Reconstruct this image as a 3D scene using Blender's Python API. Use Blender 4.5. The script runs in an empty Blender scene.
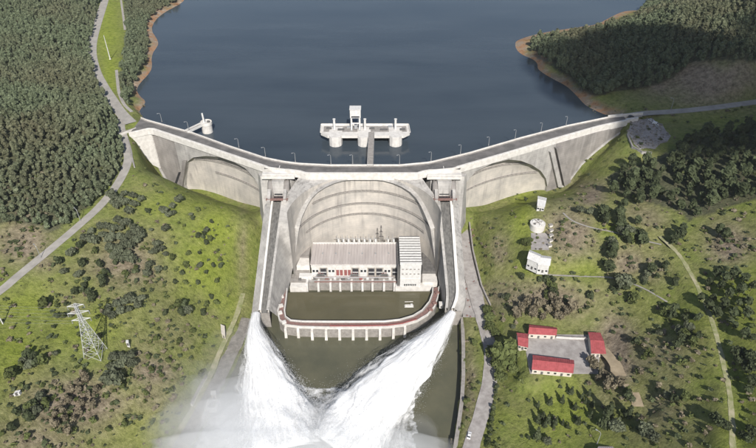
import bpy, math, random
import numpy as np
from mathutils import Vector
from math import radians, sin, cos, pi
random.seed(7); RNG = np.random.default_rng(11)
SC = bpy.context.scene; COL = SC.collection

# ---------------------------------------------------------------- camera, sky, sun, exposure
F, TH, H0, YC = 580.0, radians(36.0), 269.0, -346.0      # focal length in pixels of a 756 px wide picture
cam_d = bpy.data.cameras.new('camera'); cam = bpy.data.objects.new('camera', cam_d); COL.objects.link(cam)
cam.location = (0, YC, H0); cam.rotation_euler = (pi/2 - TH, 0, 0)
cam_d.sensor_width = 36.0; cam_d.lens = 36.0*F/756.0; cam_d.clip_start = 1.0; cam_d.clip_end = 20000
SC.camera = cam
SUN_EL, SUN_AZ = 40.0, 172.0      # azimuth clockwise from +y (sun behind the camera, a little to its right)
w = bpy.data.worlds.new('World'); SC.world = w; w.use_nodes = True
nt = w.node_tree; nt.nodes.clear()
sky = nt.nodes.new('ShaderNodeTexSky'); sky.sky_type = 'NISHITA'; sky.sun_disc = False
sky.sun_elevation = radians(SUN_EL); sky.sun_rotation = radians(SUN_AZ); sky.altitude = 200; sky.dust_density = 1.5
bg = nt.nodes.new('ShaderNodeBackground'); bg.inputs[1].default_value = 0.075
wo = nt.nodes.new('ShaderNodeOutputWorld')
nt.links.new(sky.outputs[0], bg.inputs[0]); nt.links.new(bg.outputs[0], wo.inputs[0])
sl = bpy.data.lights.new('sun', 'SUN'); sl.energy = 4.6; sl.angle = radians(0.6); sl.color = (1.0, 0.95, 0.88)
so = bpy.data.objects.new('sun', sl); COL.objects.link(so)
_e, _a = radians(SUN_EL), radians(SUN_AZ)
SUNDIR = np.array([sin(_a)*cos(_e), cos(_a)*cos(_e), sin(_e)])    # towards the sun
so.rotation_euler = Vector(SUNDIR).to_track_quat('Z', 'Y').to_euler(); so.location = (0, -600, 900)
SC.view_settings.view_transform = 'Standard'; SC.view_settings.look = 'None'
SC.view_settings.exposure = 0.34; SC.view_settings.gamma = 1.0
SC.cycles.max_bounces = 8; SC.cycles.volume_bounces = 8; SC.cycles.transparent_max_bounces = 16
SC.cycles.volume_step_rate = 2.0

# ---------------------------------------------------------------- survey helpers: bearings from the drone -> points of the place
def ray(u, v):
    d = np.array([u-378.0, F*cos(TH)+(224-v)*sin(TH), -F*sin(TH)+(224-v)*cos(TH)])
    return d/np.linalg.norm(d)
O = np.array([0.0, YC, H0])
def P(u, v, z):
    d = ray(u, v); return O + d*((z-H0)/d[2])
def PY(u, v, y):
    d = ray(u, v); return O + d*((y-YC)/d[1])
def PW(u, v, p0, n):
    d = ray(u, v); return O + d*(np.dot(p0-O, n)/np.dot(d, n))
def proj(x, y, z):
    dy, dz = y-YC, z-H0
    dep = dy*cos(TH)-dz*sin(TH); up = dy*sin(TH)+dz*cos(TH)
    dep = np.where(np.abs(dep) < 1e-3, 1e-3, dep)
    return 378+F*x/dep, 224-F*up/dep, dep

def vnoise(x, y, z=0.0, seed=0):
    x, y, z = np.broadcast_arrays(np.asarray(x, float), np.asarray(y, float), np.asarray(z, float))
    xi, yi, zi = np.floor(x).astype(np.int64), np.floor(y).astype(np.int64), np.floor(z).astype(np.int64)
    fx, fy, fz = x-xi, y-yi, z-zi
    fx, fy, fz = fx*fx*(3-2*fx), fy*fy*(3-2*fy), fz*fz*(3-2*fz)
    def h(a, b, c):
        n = (a*374761393 + b*668265263 + c*1274126177 + seed*974711) & 0x7fffffff
        n = ((n ^ (n >> 13))*1274126177) & 0x7fffffff
        return ((n ^ (n >> 16)) & 0xffff)/65535.0
    r = 0
    for a in (0, 1):
        for b in (0, 1):
            for c in (0, 1):
                r = r + h(xi+a, yi+b, zi+c)*(fx if a else 1-fx)*(fy if b else 1-fy)*(fz if c else 1-fz)
    return r
def fbm(x, y, z=0.0, oct=4, seed=0):
    r, a, s = 0, 0.5, 0
    for i in range(oct):
        r = r + a*vnoise(np.asarray(x)*2**i, np.asarray(y)*2**i, np.asarray(z)*2**i, seed+i); s += a; a *= .5
    return r/s
def sstep(a, b, x):
    t = np.clip((np.asarray(x, float)-a)/(b-a), 0, 1); return t*t*(3-2*t)

# ---------------------------------------------------------------- mesh helpers
class MB:
    def __init__(s): s.v = []; s.f = []; s.m = []; s.mi = 0
    def add(s, vs, fs):
        o = len(s.v); s.v += [tuple(map(float, p)) for p in vs]
        for f in fs: s.f.append(tuple(i+o for i in f)); s.m.append(s.mi)
        return s
    def box(s, c, size, rz=0.0, taper=1.0):
        x, y, z = size[0]/2, size[1]/2, size[2]/2; cr, sr = cos(rz), sin(rz); vs = []
        for dz, k in ((-z, 1), (z, taper)):
            for dx, dy in ((-x, -y), (x, -y), (x, y), (-x, y)):
                dx, dy = dx*k, dy*k
                vs.append((c[0]+dx*cr-dy*sr, c[1]+dx*sr+dy*cr, c[2]+dz))
        return s.add(vs, [(3, 2, 1, 0), (4, 5, 6, 7), (0, 1, 5, 4), (1, 2, 6, 5), (2, 3, 7, 6), (3, 0, 4, 7)])
    def prism(s, pts, z0, z1):
        n = len(pts)
        a = sum(pts[i][0]*pts[(i+1) % n][1]-pts[(i+1) % n][0]*pts[i][1] for i in range(n))
        if a < 0: pts = pts[::-1]
        zb = z0 if hasattr(z0, '__len__') else [z0]*n; zt = z1 if hasattr(z1, '__len__') else [z1]*n
        vs = [(p[0], p[1], zb[i]) for i, p in enumerate(pts)]+[(p[0], p[1], zt[i]) for i, p in enumerate(pts)]
        return s.add(vs, [tuple(range(n))[::-1], tuple(range(n, 2*n))]+[(i, (i+1) % n, n+(i+1) % n, n+i) for i in range(n)])
    def hexa(s, b, t):       # bottom quad, top quad (both counter-clockwise)
        return s.add(list(b)+list(t), [(3, 2, 1, 0), (4, 5, 6, 7), (0, 1, 5, 4), (1, 2, 6, 5), (2, 3, 7, 6), (3, 0, 4, 7)])
    def grid(s, rows, close=False):
        rows = [list(r) for r in rows]; n = len(rows[0]); vs = [p for r in rows for p in r]; fs = []
        for i in range(len(rows)-1):
            for j in range(n if close else n-1):
                k = (j+1) % n; fs.append((i*n+j, i*n+k, (i+1)*n+k, (i+1)*n+j))
        return s.add(vs, fs)
    def tube(s, pts, r, n=6, cap=True):
        pts = [np.asarray(p, float) for p in pts]; rows = []
        for i, p in enumerate(pts):
            t = pts[min(i+1, len(pts)-1)]-pts[max(i-1, 0)]; t = t/(np.linalg.norm(t)+1e-9)
            a = np.array([0, 0, 1.0]) if abs(t[2]) < .9 else np.array([1.0, 0, 0])
            e = np.cross(t, a); e /= np.linalg.norm(e); g = np.cross(t, e)
            rr = r[i] if hasattr(r, '__len__') else r
            rows.append([p+rr*(cos(2*pi*k/n)*e+sin(2*pi*k/n)*g) for k in range(n)])
        o = len(s.v); s.grid(rows, True)
        if cap:
            s.f += [tuple(o+k for k in range(n)), tuple(o+(len(rows)-1)*n+k for k in range(n))[::-1]]; s.m += [s.mi]*2
        return s
    def wallstrip(s, A, B, z0, z1):    # solid wall whose plan runs between polylines A and B
        n = len(A); zz = lambda z, i: z[i] if hasattr(z, '__len__') else z
        rows = []
        for i in range(n):
            a, b = A[i], B[i]; l, h = zz(z0, i), zz(z1, i)
            rows.append([(a[0], a[1], l), (a[0], a[1], h), (b[0], b[1], h), (b[0], b[1], l)])
        o = len(s.v); s.grid(rows, True); s.f += [(o, o+1, o+2, o+3), tuple(o+4*(n-1)+k for k in (3, 2, 1, 0))]; s.m += [s.mi]*2
        return s
    def mesh(s, name, mats, smooth=False):
        me = bpy.data.meshes.new(name); me.from_pydata(s.v, [], s.f)
        for m in (mats if isinstance(mats, (list, tuple)) else [mats]): me.materials.append(m)
        if max(s.m or [0]) > 0: me.polygons.foreach_set('material_index', s.m)
        if smooth: me.polygons.foreach_set('use_smooth', [True]*len(me.polygons))
        me.update(); return me
    def build(s, name, mats, parent=None, smooth=False):
        o = bpy.data.objects.new(name, s.mesh(name, mats, smooth)); COL.objects.link(o)
        if parent is not None:
            o.parent = parent; q = parent; acc = Vector((0, 0, 0))
            while q is not None: acc += q.location; q = q.parent
            o.location = -acc
        return o
def bevel(o, w=.05):
    m = o.modifiers.new('bevel', 'BEVEL'); m.width = w; m.segments = 1; m.limit_method = 'ANGLE'; return o
def tag(o, label=None, cat=None, group=None, kind=None):
    if label: o['label'] = label
    if cat: o['category'] = cat
    if group: o['group'] = group
    if kind: o['kind'] = kind
    return o
def thing(name, loc, label, cat, group=None):
    o = bpy.data.objects.new(name, None); COL.objects.link(o); o.location = tuple(map(float, loc)); o.empty_display_size = 1
    return tag(o, label, cat, group)
def copy_tree(o, parent=None):
    c = o.copy(); COL.objects.link(c)
    if parent is not None: c.parent = parent
    for ch in [k for k in o.children]: copy_tree(ch, c)
    return c
def fastmesh(name, V, Fq, mats, smooth=False, midx=None):
    me = bpy.data.meshes.new(name); V = np.asarray(V, np.float32); Fq = np.asarray(Fq, np.int32); k = Fq.shape[1]
    me.vertices.add(len(V)); me.vertices.foreach_set('co', V.ravel())
    me.loops.add(Fq.size); me.loops.foreach_set('vertex_index', Fq.ravel())
    me.polygons.add(len(Fq)); me.polygons.foreach_set('loop_start', np.arange(0, Fq.size, k, dtype=np.int32))
    me.polygons.foreach_set('loop_total', np.full(len(Fq), k, np.int32))
    for m in (mats if isinstance(mats, (list, tuple)) else [mats]): me.materials.append(m)
    if midx is not None: me.polygons.foreach_set('material_index', np.asarray(midx, np.int32))
    if smooth: me.polygons.foreach_set('use_smooth', np.ones(len(Fq), bool))
    me.update(calc_edges=True); me.validate(); return me
def link(name, me, parent=None):
    o = bpy.data.objects.new(name, me); COL.objects.link(o)
    if parent is not None: o.parent = parent
    return o

# ---------------------------------------------------------------- materials
def N(nt, t, **kw):
    n = nt.nodes.new(t)
    for k, v in kw.items():
        if k.startswith('i_'): n.inputs[int(k[2:])].default_value = v
        else: setattr(n, k, v)
    return n
def mat(name, c1, c2=None, scale=1.0, rough=.8, bump=0.0, bscale=None, stretch=(1, 1, 1), metal=0.0, spec=.4, streak=None, c3=None, detail=6):
    m = bpy.data.materials.new(name); m.use_nodes = True; nt = m.node_tree; b = nt.nodes['Principled BSDF']
    b.inputs['Roughness'].default_value = rough; b.inputs['Metallic'].default_value = metal; b.inputs['Specular IOR Level'].default_value = spec
    tc = N(nt, 'ShaderNodeTexCoord'); mp = N(nt, 'ShaderNodeMapping'); mp.inputs['Scale'].default_value = stretch
    nt.links.new(tc.outputs['Object'], mp.inputs[0])
    c2 = c2 or tuple(x*.75 for x in c1)
    nz = N(nt, 'ShaderNodeTexNoise'); nz.inputs['Scale'].default_value = scale; nz.inputs['Detail'].default_value = detail; nz.inputs['Roughness'].default_value = .62
    nt.links.new(mp.outputs[0], nz.inputs['Vector'])
    cr = N(nt, 'ShaderNodeValToRGB'); e = cr.color_ramp.elements
    e[0].position, e[1].position = .36, .64; e[0].color = (*c2, 1); e[1].color = (*c1, 1)
    if c3: k = e.new(.5); k.color = (*c3, 1)
    nt.links.new(nz.outputs['Fac'], cr.inputs[0]); out = cr.outputs[0]
    if streak:       # vertical weather streaks: (colour, amount, scale)
        m2 = N(nt, 'ShaderNodeMapping'); m2.inputs['Scale'].default_value = (streak[2], streak[2], streak[2]*.07); nt.links.new(tc.outputs['Object'], m2.inputs[0])
        n2 = N(nt, 'ShaderNodeTexNoise'); n2.inputs['Scale'].default_value = 1; n2.inputs['Detail'].default_value = 5; nt.links.new(m2.outputs[0], n2.inputs['Vector'])
        r2 = N(nt, 'ShaderNodeValToRGB'); r2.color_ramp.elements[0].position = .48; r2.color_ramp.elements[1].position = .7
        n3 = N(nt, 'ShaderNodeTexNoise'); n3.inputs['Scale'].default_value = .035; n3.inputs['Detail'].default_value = 3; nt.links.new(tc.outputs['Object'], n3.inputs['Vector'])
        r3 = N(nt, 'ShaderNodeValToRGB'); r3.color_ramp.elements[0].position = .4; r3.color_ramp.elements[1].position = .6; nt.links.new(n3.outputs['Fac'], r3.inputs[0])
        nt.links.new(n2.outputs['Fac'], r2.inputs[0])
        mu = N(nt, 'ShaderNodeMath', operation='MULTIPLY'); nt.links.new(r2.outputs[0], mu.inputs[0]); nt.links.new(r3.outputs[0], mu.inputs[1])
        mu2 = N(nt, 'ShaderNodeMath', operation='MULTIPLY', i_1=streak[1]); nt.links.new(mu.outputs[0], mu2.inputs[0])
        mx = N(nt, 'ShaderNodeMix', data_type='RGBA'); nt.links.new(mu2.outputs[0], mx.inputs[0]); nt.links.new(out, mx.inputs[6]); mx.inputs[7].default_value = (*streak[0], 1); out = mx.outputs[2]
    nt.links.new(out, b.inputs['Base Color'])
    if bump:
        bp = N(nt, 'ShaderNodeBump'); bp.inputs['Strength'].default_value = 1.0; bp.inputs['Distance'].default_value = bump
        nb = N(nt, 'ShaderNodeTexNoise'); nb.inputs['Scale'].default_value = bscale or scale*3; nb.inputs['Detail'].default_value = 5
        nt.links.new(mp.outputs[0], nb.inputs['Vector']); nt.links.new(nb.outputs['Fac'], bp.inputs['Height']); nt.links.new(bp.outputs[0], b.inputs['Normal'])
    return m
def joints(m, zstep, hstep, depth=.06, dark=.18):
    """lift and block joints of mass concrete: thin recessed lines every zstep / hstep metres"""
    nt = m.node_tree; b = nt.nodes['Principled BSDF']; tc = N(nt, 'ShaderNodeTexCoord'); sp = N(nt, 'ShaderNodeSeparateXYZ'); nt.links.new(tc.outputs['Object'], sp.inputs[0])
    def line(sock, step, wd):
        a = N(nt, 'ShaderNodeMath', operation='DIVIDE', i_1=step); nt.links.new(sock, a.inputs[0])
        f = N(nt, 'ShaderNodeMath', operation='FRACT'); nt.links.new(a.outputs[0], f.inputs[0])
        l = N(nt, 'ShaderNodeMath', operation='LESS_THAN', i_1=wd/step); nt.links.new(f.outputs[0], l.inputs[0]); return l
    lz, lx = line(sp.outputs[2], zstep, .22), line(sp.outputs[0], hstep, .3)
    mxm = N(nt, 'ShaderNodeMath', operation='MAXIMUM'); nt.links.new(lz.outputs[0], mxm.inputs[0]); nt.links.new(lx.outputs[0], mxm.inputs[1])
    old = b.inputs['Base Color'].links[0].from_socket
    k = N(nt, 'ShaderNodeMath', operation='MULTIPLY', i_1=dark); nt.links.new(mxm.outputs[0], k.inputs[0])
    mx = N(nt, 'ShaderNodeMix', data_type='RGBA'); nt.links.new(k.outputs[0], mx.inputs[0]); nt.links.new(old, mx.inputs[6]); mx.inputs[7].default_value = (.12, .11, .1, 1)
    nt.links.new(mx.outputs[2], b.inputs['Base Color']); return m
M = {}
M['concrete'] = joints(mat('pale_concrete', (.44, .425, .405), (.285, .276, .265), .12, .85, .03, 1.2, streak=((.13, .125, .12), .7, .5)), 2.0, 11.0)
M['arch_concrete'] = joints(mat('arch_concrete', (.53, .492, .445), (.38, .36, .335), .10, .85, .03, 1.2, streak=((.17, .16, .155), .62, .4)), 2.0, 12.0, dark=.12)
M['wing_concrete'] = joints(mat('weathered_concrete', (.29, .27, .255), (.19, .178, .17), .10, .9, .03, 1.2, streak=((.42, .40, .38), .6, .35)), 2.0, 9.0, dark=.2)
M['white_concrete'] = mat('white_concrete', (.66, .64, .61), (.52, .50, .47), .35, .8, .01, 3)
M['pylon'] = mat('pylon_steel', (.46, .47, .47), (.38, .39, .39), 1, .6)
M['deck'] = mat('deck_concrete', (.32, .30, .28), (.22, .205, .19), .5, .9, .02, 2)
M['asphalt'] = mat('asphalt', (.17, .16, .155), (.10, .097, .094), .15, .9, .01, 4, c3=(.13, .125, .12))
M['hatch'] = mat('dark_plate', (.15, .145, .14), (.09, .087, .085), .6, .7)
M['dark'] = mat('dark_steel', (.045, .045, .05), (.025, .025, .03), 1, .5)
M['steel'] = mat('galvanised_steel', (.45, .46, .47), (.36, .37, .38), 1, .45, metal=.4)
M['whitepaint'] = mat('white_paint', (.64, .635, .62), (.52, .515, .5), .6, .6)
M['roofgrey'] = mat('grey_sheet_roof', (.47, .43, .41), (.37, .335, .32), .25, .6, stretch=(1, .15, 1))
M['redpaint'] = mat('red_paint', (.30, .105, .095), (.22, .08, .075), .8, .6)
M['redroof'] = mat('red_tile_roof', (.37, .085, .09), (.27, .06, .062), .45, .85, c3=(.33, .072, .078))
M['rust'] = mat('brownish_red_steel', (.26, .15, .13), (.17, .11, .10), 1, .7)
M['wall'] = mat('cream_render', (.62, .57, .50), (.5, .46, .40), .5, .85)
M['glass'] = mat('window_glass', (.03, .035, .04), (.02, .022, .025), 1, .12, spec=.6)
M['yard'] = mat('yard_gravel', (.36, .34, .325), (.24, .22, .21), .25, .95, .02, 3)
M['road'] = mat('pale_road', (.36, .34, .31), (.27, .255, .235), .2, .9, .02, 2)
M['dirt'] = mat('dirt_track', (.36, .33, .22), (.19, .21, .08), .3, .95, .05, 2)
M['sand'] = mat('sandy_earth', (.40, .325, .22), (.28, .225, .15), .25, .95, .05, 2)
M['rock'] = mat('bare_rock', (.27, .25, .225), (.15, .14, .125), .3, .95, .3, .8)
M['chutewater'] = mat('chute_water', (.17, .165, .155), (.085, .083, .078), .9, .32, .05, 1.2, stretch=(1, .2, 1), spec=.5)
M['carwhite'] = mat('car_paint_white', (.75, .75, .76), (.7, .7, .71), 1, .25)
M['cardark'] = mat('car_paint_dark', (.05, .055, .065), (.04, .045, .05), 1, .25)
M['rubber'] = mat('rubber', (.02, .02, .02), (.015, .015, .015), 1, .8)
M['bark'] = mat('bark', (.13, .10, .07), (.07, .055, .04), 2, .95)
def leafmat(name, c1, c2, trans=.35):
    m = mat(name, c1, c2, .35, .75, spec=.15, detail=3); nt = m.node_tree; b = nt.nodes['Principled BSDF']
    oi = N(nt, 'ShaderNodeObjectInfo'); gm = N(nt, 'ShaderNodeHueSaturation'); old = b.inputs['Base Color'].links[0].from_socket
    mr = N(nt, 'ShaderNodeMapRange'); mr.inputs[3].default_value = .75; mr.inputs[4].default_value = 1.25; nt.links.new(oi.outputs['Random'], mr.inputs[0])
    nt.links.new(mr.outputs[0], gm.inputs['Value']); nt.links.new(old, gm.inputs['Color']); nt.links.new(gm.outputs[0], b.inputs['Base Color'])
    if name == 'forest_leaves':      # browner stands here and there
        ge = N(nt, 'ShaderNodeNewGeometry'); nb = N(nt, 'ShaderNodeTexNoise'); nb.inputs['Scale'].default_value = .011; nb.inputs['Detail'].default_value = 4; nt.links.new(ge.outputs['Position'], nb.inputs['Vector'])
        rb = N(nt, 'ShaderNodeValToRGB'); rb.color_ramp.elements[0].position = .47; rb.color_ramp.elements[1].position = .66; rb.color_ramp.elements[1].color = (.5, .5, .5, 1); nt.links.new(nb.outputs['Fac'], rb.inputs[0])
        mb_ = N(nt, 'ShaderNodeMix', data_type='RGBA'); nt.links.new(rb.outputs[0], mb_.inputs[0]); nt.links.new(gm.outputs[0], mb_.inputs[6]); mb_.inputs[7].default_value = (.20, .165, .105, 1)
        nt.links.new(mb_.outputs[2], b.inputs['Base Color'])
    tr = N(nt, 'ShaderNodeBsdfTranslucent'); nt.links.new(gm.outputs[0], tr.inputs[0]); mx = N(nt, 'ShaderNodeMixShader', i_0=trans)
    nt.links.new(b.outputs[0], mx.inputs[1]); nt.links.new(tr.outputs[0], mx.inputs[2]); nt.links.new(mx.outputs[0], nt.nodes['Material Output'].inputs[0])
    return m
M['leaf_forest'] = leafmat('forest_leaves', (.200, .235, .145), (.10, .125, .072))
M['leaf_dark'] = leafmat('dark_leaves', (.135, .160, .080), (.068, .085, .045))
M['leaf_grey'] = leafmat('grey_green_leaves', (.205, .225, .145), (.12, .135, .088))
M['leaf_green'] = leafmat('green_leaves', (.185, .21, .08), (.10, .125, .045))
M['twig'] = leafmat('bare_twigs', (.235, .205, .145), (.14, .12, .08), .05)
# ---------------------------------------------------------------- dam setting-out (curves only)
ZC, ZL, ZPOND = 65.0, 58.0, 5.0
Upx = [(112, 103), (129, 112), (146, 119), (192.6, 132), (227, 144.5), (265, 157), (284, 160.8), (300, 162.8), (330, 164.3), (400, 164.3), (430, 161.5), (469.5, 152), (521, 137), (567, 125), (618.6, 114.3), (630, 112)]
Dpx = [(128, 133), (150, 128), (200, 144.5), (240, 158), (268, 167.5), (300, 171.5), (306, 173.5), (418, 173.5), (425, 171), (453, 168.5), (500, 155), (554, 139), (600, 126), (628, 120)]
Uw = np.array([P(u, v, ZC+1.1) for u, v in Upx]); Dw = np.array([P(u, v, ZC+1.1) for u, v in Dpx])
XL, XR = Dw[1][0], Dw[-1][0]
Uy = lambda x: np.interp(x, Uw[:, 0], Uw[:, 1]); Dy = lambda x: np.interp(x, Dw[:, 0], Dw[:, 1])
class Plane:      # a vertical wall plane through two plan points; h runs along it, d into the dam (upstream)
    def __init__(s, a, b):
        s.o = np.array([a[0], a[1], 0.0]); t = np.array([b[0]-a[0], b[1]-a[1], 0.0]); s.L = np.linalg.norm(t); s.t = t/s.L
        s.n = np.array([-s.t[1], s.t[0], 0.0])
    def hz(s, u, v):
        p = PW(u, v, s.o, s.n); return np.dot(p-s.o, s.t), p[2]
    def pt(s, h, z, d=0.0): q = s.o+s.t*h+s.n*d; return np.array([q[0], q[1], z])
OFFW = 1.0
dl0, dl1 = Dw[1]+[0, OFFW, 0], Dw[4]+[0, OFFW, 0]
dr0, dr1 = Dw[9]+[0, OFFW, 0], Dw[13]+[0, OFFW, 0]
PL, PR = Plane(dl0, dl1), Plane(dr0, dr1)
baseL_px = [(146, 139), (150, 147), (160, 167), (171, 186), (201, 190.5), (236, 202.5), (258, 208), (268, 210)]
baseR_px = [(452, 212), (458, 211), (485, 207.5), (509, 198), (533.4, 190), (561, 186.7), (568, 181), (585, 160), (612.5, 137), (628, 128.5)]
def foot(PLN, u, v, d):      # where the foot of the wall is seen, d metres behind the wall plane
    q = PW(u, v, PLN.o+PLN.n*d, PLN.n); return np.dot(q-PLN.o, PLN.t), q[2]
baseL_d = [0, 0, 0, 0, 5.5, 8, 5.5, 1]; baseR_d = [0, 3, 7.5, 9, 7, 0, 0, 0, 0, 0]
baseL = [foot(PL, *p, d) for p, d in zip(baseL_px, baseL_d)]; baseR = [foot(PR, *p, d) for p, d in zip(baseR_px, baseR_d)]
arcL_px = [(184.5, 186), (185, 175), (187, 162), (193, 157.5), (205, 156), (218.7, 156.8), (232, 161), (245, 168), (255, 179), (262, 192), (266.5, 207)]
arcR_px = [(455.5, 210), (459, 196), (466, 183), (475.6, 171.5), (492, 163.5), (509, 159.5), (521, 160.8), (532, 165), (541, 171), (546, 178.5), (547.5, 187)]
arcL = [PL.hz(*p) for p in arcL_px]; arcR = [PR.hz(*p) for p in arcR_px]
# centre arch: a cylinder through three points of one gallery
zg = PY(364, 205, -8.0)[2]
a_, b_, c_ = P(299, 232.6, zg), P(364, 205, zg), P(429, 230, zg)
def circ(a, b, c):
    A = np.array([[b[0]-a[0], b[1]-a[1]], [c[0]-a[0], c[1]-a[1]]]); r = .5*np.array([b[0]**2-a[0]**2+b[1]**2-a[1]**2, c[0]**2-a[0]**2+c[1]**2-a[1]**2])
    o = np.linalg.solve(A, r); return o, math.hypot(a[0]-o[0], a[1]-o[1])
CO, CR = circ(a_, b_, c_)
def oncyl(u, v):
    d = ray(u, v); ox, oy = O[0]-CO[0], O[1]-CO[1]
    a = d[0]**2+d[1]**2; b = ox*d[0]+oy*d[1]; c = ox*ox+oy*oy-CR*CR; q = b*b-a*c
    k = (-b+math.sqrt(max(q, 0)))/a; return O+d*k
# spillway chutes: stations s 0..1, pixel columns of outer edge, wall, channel, wall
zt_ = PY(284, 205, -21.0)[2]
def chute_station(side, s):
    if side < 0:
        v = 203+(314-203)*s; c = [(264.5, 251), (272, 259.3), (273.8, 261.6), (282.0, 267.0), (284.0, 269.6)]
    else:
        v = 203+(312-203)*s; c = [(459.5, 467.5), (452.2, 460.0), (449.5, 457.0), (439.6, 450.0), (437.0, 447.4)]
    z = 11.5+(zt_-11.5)*(1-s)**1.05
    bend = -6.0*max(0, s-.8)**2/.04 if side > 0 else 0.0
    return [P(a+(b-a)*s+bend*(1 if i < 3 else .45), v, z) for i, (a, b) in enumerate(c)]

# ---------------------------------------------------------------- terrain: spot heights -> thin-plate surface
SPOT = []
def spot(*t): SPOT.extend(t)
for (h, z), dd, pl in [(b, d, PL) for b, d in zip(baseL[:-1], baseL_d)]+[(b, d, PR) for b, d in zip(baseR[1:], baseR_d[1:])]: q = pl.pt(h, z, dd-1.0); SPOT.append(('w', q[0], q[1], z))
def S(l):
    for u, v, z in l: q = P(u, v, z); SPOT.append(('w', q[0], q[1], z))
S([(118, 112, 64.5), (128, 122, 64.5), (110, 95, 64.5), (102, 85, 65), (94, 65, 66), (93, 50, 67), (98, 25, 68), (106, 0, 70), (120, 30, 66), (122, 70, 65), (140, 60, 62), (136, 98, 61),
   (126, 145, 62.5), (128, 165, 61), (118, 185, 59), (100, 205, 57), (75, 228, 55), (45, 253, 53), (20, 275, 51), (0, 290, 50), (150, 175, 58),
   (0, 200, 70), (40, 190, 68), (80, 170, 67), (20, 240, 56), (0, 100, 82), (0, 0, 96), (60, 100, 76), (60, 0, 84), (100, 150, 66), (-150, 100, 95), (-150, 250, 70), (-200, -20, 110),
   (160, 220, 49), (180, 250, 38), (200, 215, 44), (230, 250, 24), (252, 225, 28), (200, 300, 18), (140, 300, 36), (90, 353, 36), (60, 300, 43), (0, 350, 44), (0, 448, 36), (60, 430, 28), (120, 430, 15), (150, 380, 19), (218, 300, 14), (-120, 350, 55), (-120, 500, 45), (0, 520, 25), (90, 500, 10), (130, 520, 3),
   (243, 305, 6), (233, 325, 3.5), (215, 362, 3), (190, 408, 2.5), (166, 446, 2), (150, 480, 2)])
S([(250, 330, -4), (235, 365, -4), (215, 410, -4), (195, 446, -4), (300, 360, -6), (330, 400, -6), (300, 440, -6), (400, 430, -6), (360, 345, -6), (440, 400, -6), (430, 440, -6), (250, 440, -6), (448, 370, -4), (300, 310, -5), (360, 300, -5), (420, 305, -5), (360, 270, -5), (310, 262, -5), (420, 270, -5),
   (265, 300, -2), (268, 250, 8), (455, 300, 2), (330, 520, -6), (420, 520, -6), (240, 520, -6)])
S([(463, 330, 5), (463, 360, 5), (463, 400, 4.5), (458, 446, 4), (452, 500, 4), (478, 350, 6), (476, 400, 6), (470, 446, 6), (488, 345, 8), (492, 370, 8), (484, 410, 7.5), (478, 446, 7), (465, 500, 7), (478, 290, 9), (470, 250, 14), (486, 300, 11), (494, 310, 13), (462, 290, 6), (500, 380, 9), (510, 330, 16)])
S([(541, 203, 45), (537, 225, 41), (538, 258, 35), (500, 230, 32), (500, 270, 22), (520, 300, 22), (540, 280, 29), (535, 340, 20.5), (600, 340, 21), (560, 362, 20), (565, 328, 21), (610, 330, 24), (520, 420, 12), (560, 448, 15), (600, 448, 22), (560, 400, 17), (620, 400, 27), (640, 430, 31), (600, 280, 35), (580, 240, 44), (560, 215, 46), (610, 200, 51), (640, 240, 50), (650, 300, 40), (690, 350, 46), (700, 270, 54), (720, 320, 54), (756, 300, 62), (756, 448, 58), (740, 400, 54), (680, 430, 40),
   (650, 170, 57), (620, 150, 58), (700, 150, 64), (700, 200, 60), (756, 150, 73), (756, 220, 68), (640, 128, 63.5), (660, 140, 61),
   (640, 113, 64.8), (660, 112, 65), (690, 110.5, 66.5), (722, 107, 69), (756, 103, 71), (820, 96, 76), (700, 120, 66),
   (650, 95, 68), (620, 90, 66), (640, 70, 73), (690, 80, 78), (690, 50, 88), (756, 60, 96), (756, 0, 112), (690, 15, 95), (660, 20, 84), (610, 55, 70), (570, 50, 65), (590, 80, 65), (850, 50, 115), (850, 200, 90), (850, 400, 75), (850, -60, 120)])
# shorelines and lake bed
SH = [(205, -30), (183, 0), (168, 10), (155, 20), (152, 32), (157, 45), (151, 62), (142, 80), (141, 98), (139, 110)]
SHR = [(600, 112), (588, 106), (574, 92), (556, 80), (538, 68), (524, 55), (516, 46), (517, 41), (530, 36), (560, 30), (598, 24), (612, 17), (628, 11), (642, 10), (648, 0), (660, -30)]
S([(u, v, ZL+.2) for u, v in SH+SHR])
S([(u, v, 47) for u, v in ((220, 0), (215, 30), (190, 60), (180, 95), (190, 112), (250, 130), (300, 140), (360, 150), (440, 135), (500, 118), (545, 100), (520, 75), (495, 45), (500, 20), (560, 8), (600, 0), (400, 20), (300, 40), (350, 90), (430, 80), (250, 80), (400, -40), (300, -40), (560, -30), (340, 155), (380, 140), (350, 110), (330, 125), (400, 125), (400, 110), (450, 120), (300, 110), (270, 100))])
C = np.array([(t[1], t[2], t[3]) for t in SPOT]); _sc = 100.0
def _U(r2): return np.where(r2 > 1e-12, r2*np.log(np.maximum(r2, 1e-12)), 0)*.5
_X = C[:, :2]/_sc; _n = len(_X)
_K = _U(((_X[:, None]-_X[None])**2).sum(-1))+np.eye(_n)*.0015
_Pm = np.hstack([np.ones((_n, 1)), _X]); _A = np.block([[_K, _Pm], [_Pm.T, np.zeros((3, 3))]])
_w = np.linalg.solve(_A, np.concatenate([C[:, 2], np.zeros(3)]))
def tps(x, y):
    q = np.stack([x, y], -1).reshape(-1, 2)/_sc; r = np.empty(len(q))
    for i in range(0, len(q), 20000):
        k = q[i:i+20000]; r[i:i+20000] = _U(((k[:, None]-_X[None])**2).sum(-1))@_w[:_n]+_w[_n]+k@_w[_n+1:]
    return r.reshape(np.shape(x))
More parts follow.
